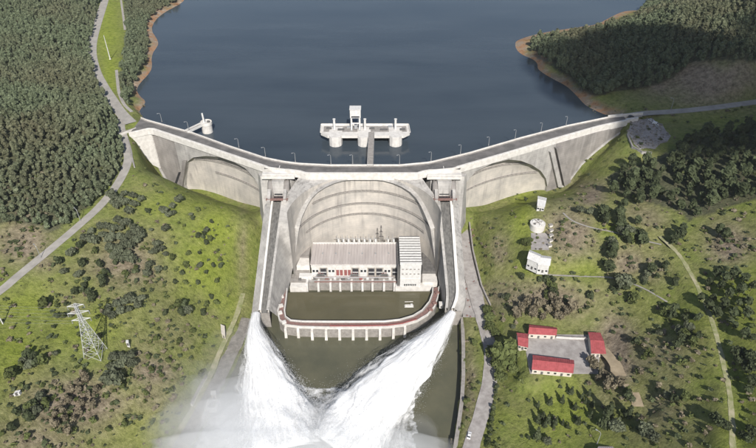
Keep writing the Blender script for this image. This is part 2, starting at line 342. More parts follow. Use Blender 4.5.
def far(x, y):
    n = fbm(x/420, y/420, 3.1, 4, 5)
    up = 40+80*sstep(330, 620, np.abs(x-60+40*np.sin(y/300)))*(.6+n)+90*sstep(900, 1500, y)*(.4+n)
    dn = np.clip((np.abs(x+25)-75)*.33, -5, 70+60*n)
    k = sstep(-60, 120, y); return up*k+dn*(1-k)
def height(x, y):
    x, y = np.asarray(x, float), np.asarray(y, float)
    z = np.clip(tps(x, y), -7, 125)
    u, v, d = proj(x, y, z); e = np.maximum.reduce([-u, u-756, -v, v-448, np.zeros_like(u)]); e = np.where(d < 20, 1e3, e)
    k = sstep(60, 260, e); z = z*(1-k)+far(x, y)*k
    lump = (fbm(x/38, y/38, 0, 4, 3)-.5)*5.0+(fbm(x/9, y/9, 0, 3, 9)-.5)*1.2
    amp = sstep(1.0, 8.0, z)*(1-np.exp(-((z-ZL)/2.5)**2)*.85*(y > -5))
    return z+lump*amp*.55
# regular sample of the surface for quick look-ups
GX, GY = np.arange(-540, 541, 3.0), np.arange(-345, 765, 3.0)
_gx, _gy = np.meshgrid(GX, GY); _gz = height(_gx, _gy)
def hgt(x, y):
    x, y = np.asarray(x, float), np.asarray(y, float)
    i = np.clip((x-GX[0])/3, 0, len(GX)-1.001); j = np.clip((y-GY[0])/3, 0, len(GY)-1.001)
    a, b = i.astype(int), j.astype(int); fx, fy = i-a, j-b
    return (_gz[b, a]*(1-fx)+_gz[b, a+1]*fx)*(1-fy)+(_gz[b+1, a]*(1-fx)+_gz[b+1, a+1]*fx)*fy
def ground(u, v, off=0.0):
    d = ray(u, v); t = np.arange(120, 1500, 2.0); p = O[None]+d[None]*t[:, None]
    k = np.nonzero(p[:, 2] < hgt(p[:, 0], p[:, 1])+off)[0]
    if not len(k): return P(u, v, 50)
    a, b = t[max(k[0]-1, 0)], t[k[0]]
    for _ in range(12):
        m = (a+b)/2; q = O+d*m
        if q[2] < float(hgt(q[0], q[1]))+off: b = m
        else: a = m
    q = O+d*b; return np.array([q[0], q[1], float(hgt(q[0], q[1]))])
def inpoly(u, v, poly):
    r = np.zeros(np.shape(u), bool); n = len(poly)
    for i in range(n):
        (x1, y1), (x2, y2) = poly[i], poly[(i+1) % n]
        if y1 == y2: continue
        r ^= ((y1 > v) != (y2 > v)) & (u < (x2-x1)*(v-y1)/(y2-y1)+x1)
    return r
# ---------------------------------------------------------------- roads and pads are cut into the terrain
def spline(pts, step=3.0):
    pts = np.asarray(pts, float); q = np.vstack([2*pts[0]-pts[1], pts, 2*pts[-1]-pts[-2]]); out = []
    for i in range(1, len(q)-2):
        n = max(2, int(np.linalg.norm(q[i+1]-q[i])/step))
        for t in np.arange(n)/n:
            a, b, c, d = q[i-1], q[i], q[i+1], q[i+2]
            out.append(.5*((2*b)+(c-a)*t+(2*a-5*b+4*c-d)*t*t+(3*b-a-3*c+d)*t**3))
    out.append(pts[-1]); return np.array(out)
def smooth_z(p, k=9):
    z = p[:, 2].copy(); zz = np.pad(z, k, mode='edge'); p = p.copy(); p[:, 2] = np.convolve(zz, np.ones(2*k+1)/(2*k+1), 'valid'); return p
def carve(path, half, fade=6.0):
    global _gz
    x0, x1, y0, y1 = path[:, 0].min()-half-fade, path[:, 0].max()+half+fade, path[:, 1].min()-half-fade, path[:, 1].max()+half+fade
    ii = np.nonzero((GX >= x0) & (GX <= x1))[0]; jj = np.nonzero((GY >= y0) & (GY <= y1))[0]
    if not len(ii) or not len(jj): return
    sx, sy = np.meshgrid(GX[ii], GY[jj]); best = np.full(sx.shape, 1e9); zb = np.zeros(sx.shape)
    for p in path:
        d = (sx-p[0])**2+(sy-p[1])**2; m = d < best; best[m] = d[m]; zb[m] = p[2]
    k = 1-sstep(half, half+fade, np.sqrt(best)); sub = _gz[np.ix_(jj, ii)]; _gz[np.ix_(jj, ii)] = sub*(1-k)+zb*k
def road_path(px, z=None, k=9):
    if z is None: p = np.array([ground(u, v) for u, v in px])
    else: p = np.array([P(u, v, q) for (u, v), q in zip(px, z)])
    return smooth_z(spline(p), k)
def ribbon(path, width, dz=.12, across=4, wob=0.0):
    t = np.gradient(path[:, :2], axis=0); t /= np.linalg.norm(t, axis=1)[:, None]+1e-9; n = np.stack([-t[:, 1], t[:, 0]], 1); rows = []
    for i, p in enumerate(path):
        w_ = (width if not hasattr(width, '__len__') else width[i])/2
        wl, wr = [w_*(1+wob*(float(vnoise(p[0]/4, p[1]/4, s))-.5)) for s in (1.5, 7.5)]
        rows.append([(p[0]+n[i, 0]*s, p[1]+n[i, 1]*s, p[2]+dz) for s in np.linspace(wl, -wr, across)])
    mb = MB(); mb.grid([r[::-1] for r in rows]); return mb
ROADS = []
def add_road(name, px, width, m, z=None, wob=0.0, dz=.14, k=9, half=None):
    p = road_path(px, z, k); carve(p, (half or width/2+1.5)); ROADS.append((name, p, width, m, wob, dz)); return p
def pad(px, z, fade=6.0):
    q = [P(u, v, z) for u, v in px]; poly = [(a[0], a[1]) for a in q]; pts = []
    x0, x1 = min(a[0] for a in poly), max(a[0] for a in poly); y0, y1 = min(a[1] for a in poly), max(a[1] for a in poly)
    gx, gy = np.meshgrid(np.arange(x0, x1, 2.5), np.arange(y0, y1, 2.5)); m = inpoly(gx, gy, poly)
    pts = np.array([(a, b, z) for a, b in zip(gx[m], gy[m])]+[(a[0], a[1], z) for a in poly]); carve(pts, 2.0, fade); return poly
r_up = add_road('road', [(131, 123), (121, 113), (112, 100), (103, 86), (96, 72), (92, 55), (93, 40), (98, 22), (104, 3), (112, -25)], 9.0, 'road', z=[65, 65, 64.9, 65, 65.5, 66, 66.5, 67.5, 69.5, 72])
r_dn = add_road('road', [(122, 116), (121, 128), (126, 145), (128, 160), (120, 180), (102, 204), (76, 228), (46, 253), (20, 275), (-4, 294), (-60, 335)], 6.0, 'road', z=[65, 64.3, 62.5, 61, 59, 57, 55, 53, 51, 50, 47])
r_rt = add_road('road', [(628, 116), (645, 113.5), (665, 112.5), (690, 110.5), (722, 106.5), (756, 102), (800, 95)], 8.0, 'road', z=[65, 65, 65.3, 66.5, 69, 71.5, 75])
r_rv = add_road('riverside_road', [(462, 228), (465, 250), (470, 275), (476.5, 300), (483, 322), (488, 340), (491, 355), (490, 378), (484, 405), (475, 435), (464, 470), (450, 510)], 8.0, 'yard', z=[17, 14.5, 11.5, 9.5, 8.5, 8.2, 8, 7.8, 7.5, 7.2, 7, 7], wob=.2, dz=.4)
add_road('paved_apron', [(459.5, 226), (462.5, 250), (467, 275), (472, 300), (475, 318)], 15.0, 'yard', z=[17.0, 14.1, 11.1, 9.1, 8.1], wob=.15, dz=.12)
for _k in (4.5, 9.0): carve(spline([[P(u, v, 0)[0]-_k, P(u, v, 0)[1], -4.0] for u, v in ((461, 322), (462, 345), (462, 375), (460.5, 400), (457, 425), (453.5, 448), (448, 480))], 2.0), 2.5, 2.0)
r_h1 = add_road('dirt_track', [(660, 236), (676, 252), (690, 272), (703, 300), (715, 330), (724, 365), (730, 400), (733, 448), (735, 480)], 2.4, 'dirt', wob=1.0)
r_h2 = add_road('footpath', [(521, 262), (530, 271), (548, 275.5), (580, 276.5), (612, 278), (640, 287), (668, 300)], 1.3, 'road', wob=.5)
r_h3 = add_road('footpath', [(563, 213), (572, 221), (590, 228), (614, 233), (640, 240), (662, 243)], 1.3, 'road', wob=.5)
r_h4 = add_road('dirt_track', [(600, 350), (612, 362), (622, 376), (634, 392), (640, 405)], 6.0, 'sand', wob=1.2)
r_m1 = add_road('footpath', [(121, 0), (123, 14), (125, 30)], 2.4, 'road', z=[66.5, 65.8, 65.2])
r_m2 = add_road('footpath', [(116.5, 70), (117.5, 80), (119, 92), (124, 104), (132, 112)], 2.6, 'road', z=[65, 65, 65, 65, 64.9])
r_bk = add_road('river_track', [(243, 292), (236, 318), (222, 348), (208, 380), (192, 410), (170, 446)], 3.2, 'dirt', wob=.6, z=[9, 5.5, 4.2, 3.5, 3.2, 3])
add_road('rocky_bank', [(247, 318), (232, 350), (217, 382), (201, 412), (181, 446), (165, 470)], 9.0, 'rock', z=[3.6, 2.6, 2.4, 2.2, 2.0, 2.0], wob=.5, half=3)
yard_poly = pad([(527, 334), (592, 335), (600, 352), (598, 374), (530, 374), (526, 352)], 21.0)
rockyard_poly = pad([(632, 118), (641, 119.5), (652, 118), (657, 122.5), (662, 124), (666, 131), (671, 136), (667, 142), (660, 143.5), (655, 149), (646, 148), (640, 149.5), (634, 144), (631, 138), (627, 134), (630, 126)], 63.0, 8)
shedyard_poly = pad([(531, 233), (548, 233), (549, 250), (531, 250)], 38.5, 5)

for PLN_, bs_, dd_ in ((PL, baseL[1:], baseL_d[1:]), (PR, baseR[:-1], baseR_d)):
    carve(spline([[*PLN_.pt(h, 0, d-1.5)[:2], z+.1] for (h, z), d in zip(bs_, dd_)], 2.0), 2.5, 9.0)
# ---------------------------------------------------------------- terrain mesh with painted land cover
xs = np.concatenate([-540-np.array([3500., 2200, 1500, 1000, 700, 480, 320, 210, 130, 70, 30])*1.6, GX, 540+np.array([30, 70, 130, 210, 320, 480, 700, 1000, 1500, 2200, 3500.])*1.6])
ys = np.concatenate([-345-np.array([2500., 1700, 1100, 700, 450, 280, 170, 100, 50, 20])*1.6, GY, 765+np.array([20, 50, 100, 170, 280, 450, 700, 1100, 1700, 2500, 3800.])*1.6])
TX, TY = np.meshgrid(xs, ys); TZ = height(TX, TY); TZ[10:10+len(GY), 11:11+len(GX)] = _gz
tu, tv, td = proj(TX, TY, TZ); tu = np.where(td < 20, -9e3, tu); tv = np.where(td < 20, 9e3, tv)
COVER = {'bright': [(108, 30, 13, 50, 1), (110, 70, 8, 30, 1), (215, 232, 26, 22, 1), (205, 268, 38, 40, .9), (180, 205, 40, 14, .7), (30, 305, 45, 22, .9), (15, 360, 25, 45, .9), (95, 325, 60, 22, .8), (122, 422, 34, 20, 1), (245, 260, 7, 40, .7), (235, 300, 12, 14, .6),
                    (560, 268, 60, 9, 1), (525, 215, 12, 40, .9), (600, 228, 45, 13, .8), (650, 262, 30, 12, .7), (560, 412, 60, 34, .55), (700, 330, 40, 60, .55), (745, 290, 20, 60, .6), (470, 345, 5, 15, .4), (650, 330, 30, 30, .6), (740, 420, 25, 50, .6), (720, 118, 60, 9, .5), (620, 98, 24, 8, .6), (625, 400, 20, 30, .7)],
         'brown': [(469, 385, 7, 60, .62), (20, 240, 30, 24, 1), (45, 262, 14, 10, .7), (128, 265, 38, 26, .75), (70, 300, 25, 14, .4), (75, 408, 50, 28, .9), (150, 372, 28, 16, .8), (150, 400, 20, 25, .5), (30, 440, 40, 18, .7), (572, 232, 26, 26, .9), (498, 250, 10, 18, .6), (535, 298, 55, 18, .8), (590, 110, 20, 8, .6), (700, 78, 70, 26, .9), (640, 215, 30, 16, .5),
                   (655, 350, 40, 26, .5), (618, 352, 22, 45, .8), (730, 245, 22, 20, .8), (590, 195, 16, 12, .8), (660, 405, 40, 30, .4), (628, 262, 22, 16, .6), (243, 250, 5, 50, .5), (160, 330, 40, 30, .3), (655, 268, 22, 18, .5)],
         'forest': []}
FOREST_L = [(-160, -60), (108, -60), (101, -5), (95, 22), (90, 42), (91, 62), (97, 82), (106, 97), (112, 112), (118, 124), (122, 140), (124, 158), (116, 176), (98, 198), (72, 221), (48, 234), (40, 226), (10, 222), (-160, 225)]
FOREST_M = [(122, -40), (185, -40), (178, 2), (164, 10), (150, 20), (147, 34), (151, 48), (146, 62), (137, 78), (134, 92), (128, 104), (122, 98), (119, 80), (124, 60), (126, 35)]
FOREST_R = [(530, 43), (545, 38), (580, 33), (612, 24), (634, 20), (645, 8), (652, -40), (900, -60), (900, 70), (756, 62), (720, 60), (690, 62), (672, 80), (640, 88), (612, 92), (596, 96), (585, 95), (575, 84), (560, 71), (542, 60), (531, 50)]
FOREST_S = [(607, 175), (650, 160), (705, 136), (756, 126), (860, 110), (860, 215), (756, 198), (715, 212), (690, 220), (676, 210), (628, 198), (612, 190)]
CL = {}
for k in COVER:
    r = np.zeros(TX.shape)
    for (u, v, a, b, s) in COVER[k]:
        q = ((tu-u)/a)**2+((tv-v)/b)**2; r = np.maximum(r, s*np.exp(-q*.9))
    CL[k] = r
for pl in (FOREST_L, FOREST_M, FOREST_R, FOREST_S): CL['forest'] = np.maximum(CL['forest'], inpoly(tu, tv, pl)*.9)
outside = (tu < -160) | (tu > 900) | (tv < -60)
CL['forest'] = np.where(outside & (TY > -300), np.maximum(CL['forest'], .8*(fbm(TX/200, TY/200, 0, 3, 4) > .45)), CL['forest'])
shore = (1-sstep(ZL+1.0, ZL+np.where(TX > 0, 4.6, 3.0), TZ+(fbm(TX/14, TY/14, 0, 3, 8)-.5)*5))*(TY > np.interp(TX, Uw[:, 0], Uw[:, 1])+2)*(TX > -345)
nj = fbm(TX/16, TY/16, 0, 4, 21)-.5
CL['brown'] = np.clip(CL['brown']*1.25, 0, 1)
for k in ('bright', 'brown'): CL[k] = np.clip(CL[k]+nj*.8*(CL[k] > .04), 0, 1)
V = np.stack([TX, TY, TZ], -1).reshape(-1, 3); ny, nx = TX.shape
idx = np.arange(ny*nx).reshape(ny, nx); FQ = np.stack([idx[:-1, :-1], idx[:-1, 1:], idx[1:, 1:], idx[1:, :-1]], -1).reshape(-1, 4)
def terrain_mat():
    m = bpy.data.materials.new('land_cover'); m.use_nodes = True; nt = m.node_tree; b = nt.nodes['Principled BSDF']; b.inputs['Roughness'].default_value = .95; b.inputs['Specular IOR Level'].default_value = .1
    tc = N(nt, 'ShaderNodeTexCoord'); at = N(nt, 'ShaderNodeVertexColor', layer_name='cover'); sp = N(nt, 'ShaderNodeSeparateColor'); nt.links.new(at.outputs[0], sp.inputs[0])
    def noise(s, d=6, r=.65):
        n = N(nt, 'ShaderNodeTexNoise'); n.inputs['Scale'].default_value = s; n.inputs['Detail'].default_value = d; n.inputs['Roughness'].default_value = r; nt.links.new(tc.outputs['Object'], n.inputs['Vector']); return n.outputs['Fac']
    def ramp(f, stops):
        c = N(nt, 'ShaderNodeValToRGB'); e = c.color_ramp.elements; e[0].position, e[1].position = stops[0][0], stops[-1][0]; e[0].color = (*stops[0][1], 1); e[1].color = (*stops[-1][1], 1)
        for p, col in stops[1:-1]: k = e.new(p); k.color = (*col, 1)
        nt.links.new(f, c.inputs[0]); return c.outputs[0]
    def mix(f, a, c):
        x = N(nt, 'ShaderNodeMix', data_type='RGBA'); nt.links.new(f, x.inputs[0]); nt.links.new(a, x.inputs[6]); nt.links.new(c, x.inputs[7]); return x.outputs[2]
    n1, n2, n3 = noise(.05), noise(.32, 8, .72), noise(.11, 7, .7)
    base = ramp(n2, [(.33, (.070, .080, .025)), (.46, (.165, .190, .055)), (.56, (.225, .248, .075)), (.70, (.32, .305, .135))])
    tone = ramp(n1, [(.38, (.215, .205, .10)), (.62, (.175, .235, .046))])
    col = mix(ramp(n3, [(.40, (.15,)*3), (.62, (.6,)*3)]), base, tone)
    bright = ramp(n2, [(.30, (.080, .105, .020)), (.46, (.215, .262, .040)), (.62, (.285, .328, .060)), (.75, (.36, .355, .115))])
    col = mix(sp.outputs[0], col, bright)
    brown = ramp(n2, [(.32, (.10, .08, .058)), (.48, (.24, .195, .145)), (.60, (.33, .275, .205)), (.72, (.45, .385, .29))])
    col = mix(sp.outputs[1], col, brown)
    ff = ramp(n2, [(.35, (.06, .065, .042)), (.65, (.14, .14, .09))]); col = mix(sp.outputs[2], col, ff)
    rk = ramp(n3, [(.34, (.21, .115, .065)), (.45, (.39, .225, .125)), (.55, (.29, .235, .18)), (.68, (.50, .39, .28))]); col = mix(at.outputs['Alpha'], col, rk)
    nt.links.new(col, b.inputs['Base Color'])
    bp = N(nt, 'ShaderNodeBump'); bp.inputs['Distance'].default_value = 1.5; bp.inputs['Strength'].default_value = 1.0; nt.links.new(noise(.45, 8, .75), bp.inputs['Height']); nt.links.new(bp.outputs[0], b.inputs['Normal'])
    return m
tm = fastmesh('ground', V, FQ, terrain_mat(), True)
ca = tm.color_attributes.new('cover', 'FLOAT_COLOR', 'POINT')
ca.data.foreach_set('color', np.stack([CL['bright'], CL['brown'], CL['forest'], shore], -1).reshape(-1).astype(np.float32))
tag(link('ground', tm), 'grassy valley sides and wooded hills around the dam', kind='structure')
for name, p, wd, m, wob, dz in ROADS:
    ribs = ribbon(p, wd, dz, 4, wob); tag(ribs.build(name, M[m], smooth=True), kind='structure')
def flat(name, poly, z, m, th=.12):
    return tag(MB().prism(poly, z-1.0, z+th).build(name, M[m]), kind='structure')
flat('yard', yard_poly, 21.0, 'yard'); flat('gravel_platform', rockyard_poly, 63.0, 'yard'); flat('concrete_yard', shedyard_poly, 38.5, 'yard')

# ---------------------------------------------------------------- water
def water(name, c1, c2, scale, bump, bscale, rough=.08, spec=.5, stretch=(1, 1, 1)):
    m = mat(name, c1, c2, scale, rough, bump, bscale, spec=spec, stretch=stretch); m.node_tree.nodes['Principled BSDF'].inputs['IOR'].default_value = 1.333; return m
M['lake'] = water('lake_water', (.052, .067, .082), (.036, .049, .063), .016, .05, .7, .12, stretch=(.35, 1.2, 1))
M['river'] = water('river_water', (.115, .112, .075), (.085, .086, .060), .05, .10, .5, .15)
M['pond'] = water('pond_water', (.108, .098, .060), (.092, .085, .052), .05, .03, .6, .08)
lk = [(a[0], a[1]-2.5) for a in Uw]; lk = [(-1500, lk[0][1]), (lk[0][0], lk[0][1])]+lk[1:-1]+[(lk[-1][0], lk[-1][1]), (1800, lk[-1][1]+40), (1800, 3500), (-1500, 3500)]
tag(MB().add([(x, y, ZL) for x, y in lk], [tuple(range(len(lk)))]).build('reservoir_water', M['lake']), 'dark blue reservoir held behind the dam', kind='structure')
tag(MB().add([(-330, -1800, 0), (260, -1800, 0), (200, -15, 0), (-200, -15, 0)], [(0, 1, 2, 3)]).build('river_water', M['river']), 'murky olive tailwater below the dam', kind='structure')
# ---------------------------------------------------------------- the dam
dam = thing('dam', (-10, 0, 0), 'pale grey concrete multiple-arch dam with a road along its crest', 'dam')
xs_ = np.unique(np.concatenate([np.arange(Dw[0][0]+.5, Dw[-1][0], 4.0), [Dw[-1][0]]]))
def ln(off, fromU=True): return [(x, (Uy(x)-off) if fromU else (Dy(x)+off)) for x in xs_]
MB().wallstrip(ln(.0), ln(.0, False), 61.8, ZC).build('crest_slab', M['deck'], dam)
MB().wallstrip(ln(.0), ln(.55), ZC+.003, ZC+1.15).build('upstream_parapet', M['white_concrete'], dam)
MB().wallstrip(ln(.56), ln(2.0), ZC-.2, ZC+.16).build('upstream_footway', M['deck'], dam)
MB().wallstrip(ln(2.01), ln(3.3, False), ZC-.2, ZC+.03).build('crest_road', M['asphalt'], dam)
MB().wallstrip(ln(3.29, False), ln(.96, False), ZC-.2, ZC+.17).build('downstream_footway', M['white_concrete'], dam)
MB().wallstrip(ln(.95, False), ln(.1, False), ZC-.3, ZC+1.25).build('downstream_parapet', M['white_concrete'], dam)
MB().wallstrip(ln(.099, False), ln(-.5, False), 61.3, ZC+.9).build('fascia_beam', M['white_concrete'], dam)
MB().wallstrip(ln(.02), ln(1.5), 50.0, 61.79).build('upstream_face', M['wing_concrete'], dam)

def side_wall(PLN, base, arc, h0, h1, mw, ma, wing_test, sag, galleries, arc_name='arch_wall'):
    bh, bz = np.array(base).T; o = np.argsort(bh); bh, bz = bh[o], bz[o]
    ah, az = np.array(arc).T; ha, hb = ah.min(), ah.max(); pk = int(np.argmax(az))
    oa = np.argsort(ah); zar = lambda h: np.interp(h, ah[oa], az[oa])
    hs = np.unique(np.concatenate([np.arange(h0, h1, 1.0), [h1, ha-1e-3, hb+1e-3, ha+1e-3, hb-1e-3]])); 
    segs = {'wing': [], 'span': [], 'rest': []}
    ztop = 61.8
    def strip(hlist, zb, m, name):
        mb = MB(); nz = 14; rows = []
        for h in hlist:
            b = zb(h); rows.append([PLN.pt(h, b+(ztop-b)*t) for t in np.linspace(0, 1, nz)])
        mb.grid(rows)
        # top return into the dam so that the wall is a solid slab
        mb.grid([[PLN.pt(h, ztop), PLN.pt(h, ztop, 5.0)] for h in hlist])
        mb.build(name, m, dam)
    L = [h for h in hs if h < ha]; Rr = [h for h in hs if h > hb]; Mi = [h for h in hs if ha < h < hb]
    zb = lambda h: np.interp(h, bh, bz)-7
    strip(L, zb, mw if wing_test == 'L' else M['concrete'], 'wing_wall' if wing_test == 'L' else 'pier_wall')
    strip(Rr, zb, mw if wing_test == 'R' else M['concrete'], 'wing_wall' if wing_test == 'R' else 'pier_wall')
    strip(Mi, zar, M['concrete'], 'spandrel_wall')
    # recessed shell
    zl = np.interp; zL, hL = az[:pk+1], ah[:pk+1]; zR, hR = az[pk:][::-1], ah[pk:][::-1]
    zmin = min(az[0], az[-1], bz.min())-8; Z = np.concatenate([np.linspace(zmin, az[pk]-6, 22), np.linspace(az[pk]-5.5, az[pk]-.05, 14)])
    def ext(z): return np.interp(z, zL, hL), np.interp(z, zR, hR)
    def dep(h, z):
        a, b = ext(z); c, wv = (a+b)/2, max((b-a)/2, .1); q = np.clip(abs(h-c)/wv, 0, 1); return 2.4+sag*min(1, wv/25)*(1-q*q)**.75
    rows = []
    for z in Z:
        a, b = ext(z); rows.append([PLN.pt(h, z, dep(h, z)) for h in a+(b-a)*(.5-.5*np.cos(np.linspace(0, pi, 40)))])
    MB().grid(rows).build(arc_name, ma, dam, True)
    # reveal between wall face and shell
    rv = MB(); fr = []; bk = []
    for (h, z) in [(ah[0], zmin)]+list(zip(ah, az))+[(ah[-1], zmin)]: fr.append(PLN.pt(h, z)); bk.append(PLN.pt(h, z, 3.4))
    rv.grid([fr, bk]); rv.build('arch_reveal', M['concrete'], dam)
    for zz, q0, q1 in galleries:
        a, b = ext(zz); mb = MB(); rows = []
        for h in np.linspace(a+(b-a)*q0, a+(b-a)*q1, 40):
            d = dep(h, zz); rows.append([PLN.pt(h, zz-.5, d+.4), PLN.pt(h, zz-.5, d-1.0), PLN.pt(h, zz+.1, d-1.0), PLN.pt(h, zz+.1, d+.4)])
        mb.grid(rows, True); g = mb.build('gallery_walkway', M['deck'], dam)
        rl = MB(); pts = [(r[2][0], r[2][1], r[2][2]+1.0) for r in rows]; rl.tube(pts, .07, 4)
        for r in rows[::2]: rl.box((r[2][0], r[2][1], r[2][2]+.5), (.08, .08, 1.0))
        rl.build('gallery_rail', M['dark'], g)
    return dep
depL = side_wall(PL, baseL, arcL, -9.5, PL.L-1.0, M['wing_concrete'], M['arch_concrete'], 'L', 7.5, [(48.5, .02, .98), (38.0, .3, .95)])
depR = side_wall(PR, baseR, arcR, 2.0, 167.0, M['wing_concrete'], M['arch_concrete'], 'R', 8.5, [(49.5, .03, .97), (38.0, .03, .97)])
# end walls of the crest
a0, a1 = Dw[0], Dw[1]
MB().wallstrip([(a0[0], a0[1]), (a1[0], a1[1])], [(a0[0]+.7, a0[1]+1.6), (a1[0]+.7, a1[1]+1.6)], [46, 30], [62, 62]).build('abutment_wall', M['white_concrete'], dam)
b0 = Dw[-1]; MB().wallstrip([(b0[0]-1, b0[1]+1), (b0[0]+10, b0[1]+4)], [(b0[0]-1, b0[1]+3), (b0[0]+10, b0[1]+6)], 52, ZC+1.0).build('abutment_wall', M['white_concrete'], dam)
b1 = Uw[-2]; MB().wallstrip([(b1[0]-10, b1[1]-4.5), (b1[0]+20, b1[1]+1)], [(b1[0]-10, b1[1]-3.7), (b1[0]+20, b1[1]+1.8)], 60, ZC+2.2).build('abutment_parapet', M['white_concrete'], dam)
# plinth along the foot of the wings
for base, dd, PLN in ((baseL[:4], baseL_d[:4], PL), (baseR[5:], baseR_d[5:], PR)):
    rows = []
    for h, z, d in spline([[h, z, d] for (h, z), d in zip(base, dd)], 2.0): rows.append([PLN.pt(h, z-6, d-1.6), PLN.pt(h, z+.2, d-1.6), PLN.pt(h, z+.7, d-1.0), PLN.pt(h, z+.7, d+.3), PLN.pt(h, z-6, d+.3)])
    MB().grid(rows, True).build('plinth', M['concrete'], dam)
# slanting buttress ribs of the wings
def rib(PLN, q, d, m, name='buttress_rib'):
    hz = [PLN.hz(*p) for p in q]; f = [PLN.pt(h, z, -d) for h, z in hz]; k = [PLN.pt(h, z, .4) for h, z in hz]
    MB().hexa(k, f).build(name, m, dam)
rib(PR, [(556.5, 186), (560.5, 186), (552.5, 150), (548.5, 151)], 2.2, M['concrete'])
rib(PR, [(562.5, 185), (569, 180.5), (560, 146), (554, 147)], 2.6, M['wing_concrete'])
rib(PL, [(180.5, 187), (183.5, 187), (187.5, 160), (184, 160)], 1.6, M['wing_concrete'])
# two small stair bands
rib(PL, [(174, 186), (176, 186.5), (181, 172), (179, 172)], .5, M['dark'], 'stair_strip')

# centre: crest face, spandrel, cylindrical shell
ch = {s: [chute_station(s, t) for t in np.linspace(0, 1, 29)] for s in (-1, 1)}
WH = 3.4
def up(p, h): return np.array([p[0], p[1], p[2]+h])
Bpx = [(299, 229), (302, 217), (307, 206), (312, 198), (318, 192), (326, 187), (335, 183), (344, 180.7), (354, 179.8), (364, 179.5), (374, 179.8), (384, 180.8), (393, 183.2), (402, 187), (410, 192), (416, 198), (421, 206), (426, 217), (430.5, 229)]
Bc = [oncyl(*p) for p in Bpx]
botL = [P(u, v, z) for u, v, z in ((281, 319, 3), (285, 303, 4), (289, 287, 6), (292, 272, 12), (295, 258, 20), (297, 243, 31))]
botR = [P(u, v, z) for u, v, z in ((432.5, 243, 31), (434.5, 258, 20), (437, 272, 12), (439, 287, 6), (442, 303, 4), (446, 316, 3))]
Bv = botL+Bc+botR
AL = [up(ch[-1][i][4], WH) for i in (28, 22, 17, 12, 9, 7)]; AR = [up(ch[1][i][4], WH) for i in (7, 9, 12, 17, 22, 28)]
cl = up(ch[-1][0][4], WH); cr_ = up(ch[1][0][4], WH)
Ac = [up(ch[-1][5][4], WH), up(ch[-1][3][4], WH), cl]
yt = -8.0+0.0
tx = np.linspace(P(300, 172, 62)[0], P(421, 172, 62)[0], 13)
Ac += [np.array([x, Dy(x)+.3, 61.6]) for x in tx]+[cr_, up(ch[1][3][4], WH), up(ch[1][5][4], WH)]
assert len(Ac) == len(Bc), (len(Ac), len(Bc))
Av = AL+Ac+AR
rows = []
def dens(V, k=4):
    V = np.array(V); t = np.arange(len(V)); tt = np.linspace(0, len(V)-1, (len(V)-1)*k+1); return np.stack([np.interp(tt, t, V[:, i]) for i in range(3)], 1)
A2, B2 = dens(Av), dens(Bv)
MB().grid([[A2[i]*(1-t)+B2[i]*t for t in np.linspace(0, 1, 9)] for i in range(len(A2))][::-1]).build('buttress_face', M['concrete'], dam, True)
shell = []
for z in np.linspace(-4, 62.3, 34):
    shell.append([(CO[0]+(CR+3.0)*sin(a), CO[1]+(CR+3.0)*cos(a), z) for a in np.linspace(-1.5, 1.5, 72)])
MB().grid([r for r in shell]).build('arch_wall', M['arch_concrete'], dam, True)
rvb = [np.array([CO[0]+(q[0]-CO[0])*(CR+3.9)/CR, CO[1]+(q[1]-CO[1])*(CR+3.9)/CR, q[2]]) for q in Bc]
MB().grid([dens(Bc), dens(rvb)]).build('arch_reveal', M['concrete'], dam)
for zz, amp in ((zg, 1.22), (zg+10.3, .84), (zg-9.0, 1.02)):
    rows = []
    for a in np.linspace(-amp, amp, 60):
        f = lambda r, z: (CO[0]+r*sin(a), CO[1]+r*cos(a), z)
        rows.append([f(CR+3.3, zz-.5), f(CR+1.9, zz-.5), f(CR+1.9, zz+.1), f(CR+3.3, zz+.1)])
    g = MB().grid(rows, True).build('gallery_walkway', M['deck'], dam)
    rl = MB().tube([(r[2][0], r[2][1], r[2][2]+1.0) for r in rows], .07, 4)
    for r in rows[::2]: rl.box((r[2][0], r[2][1], r[2][2]+.5), (.08, .08, 1.0))
    rl.build('gallery_rail', M['dark'], g)

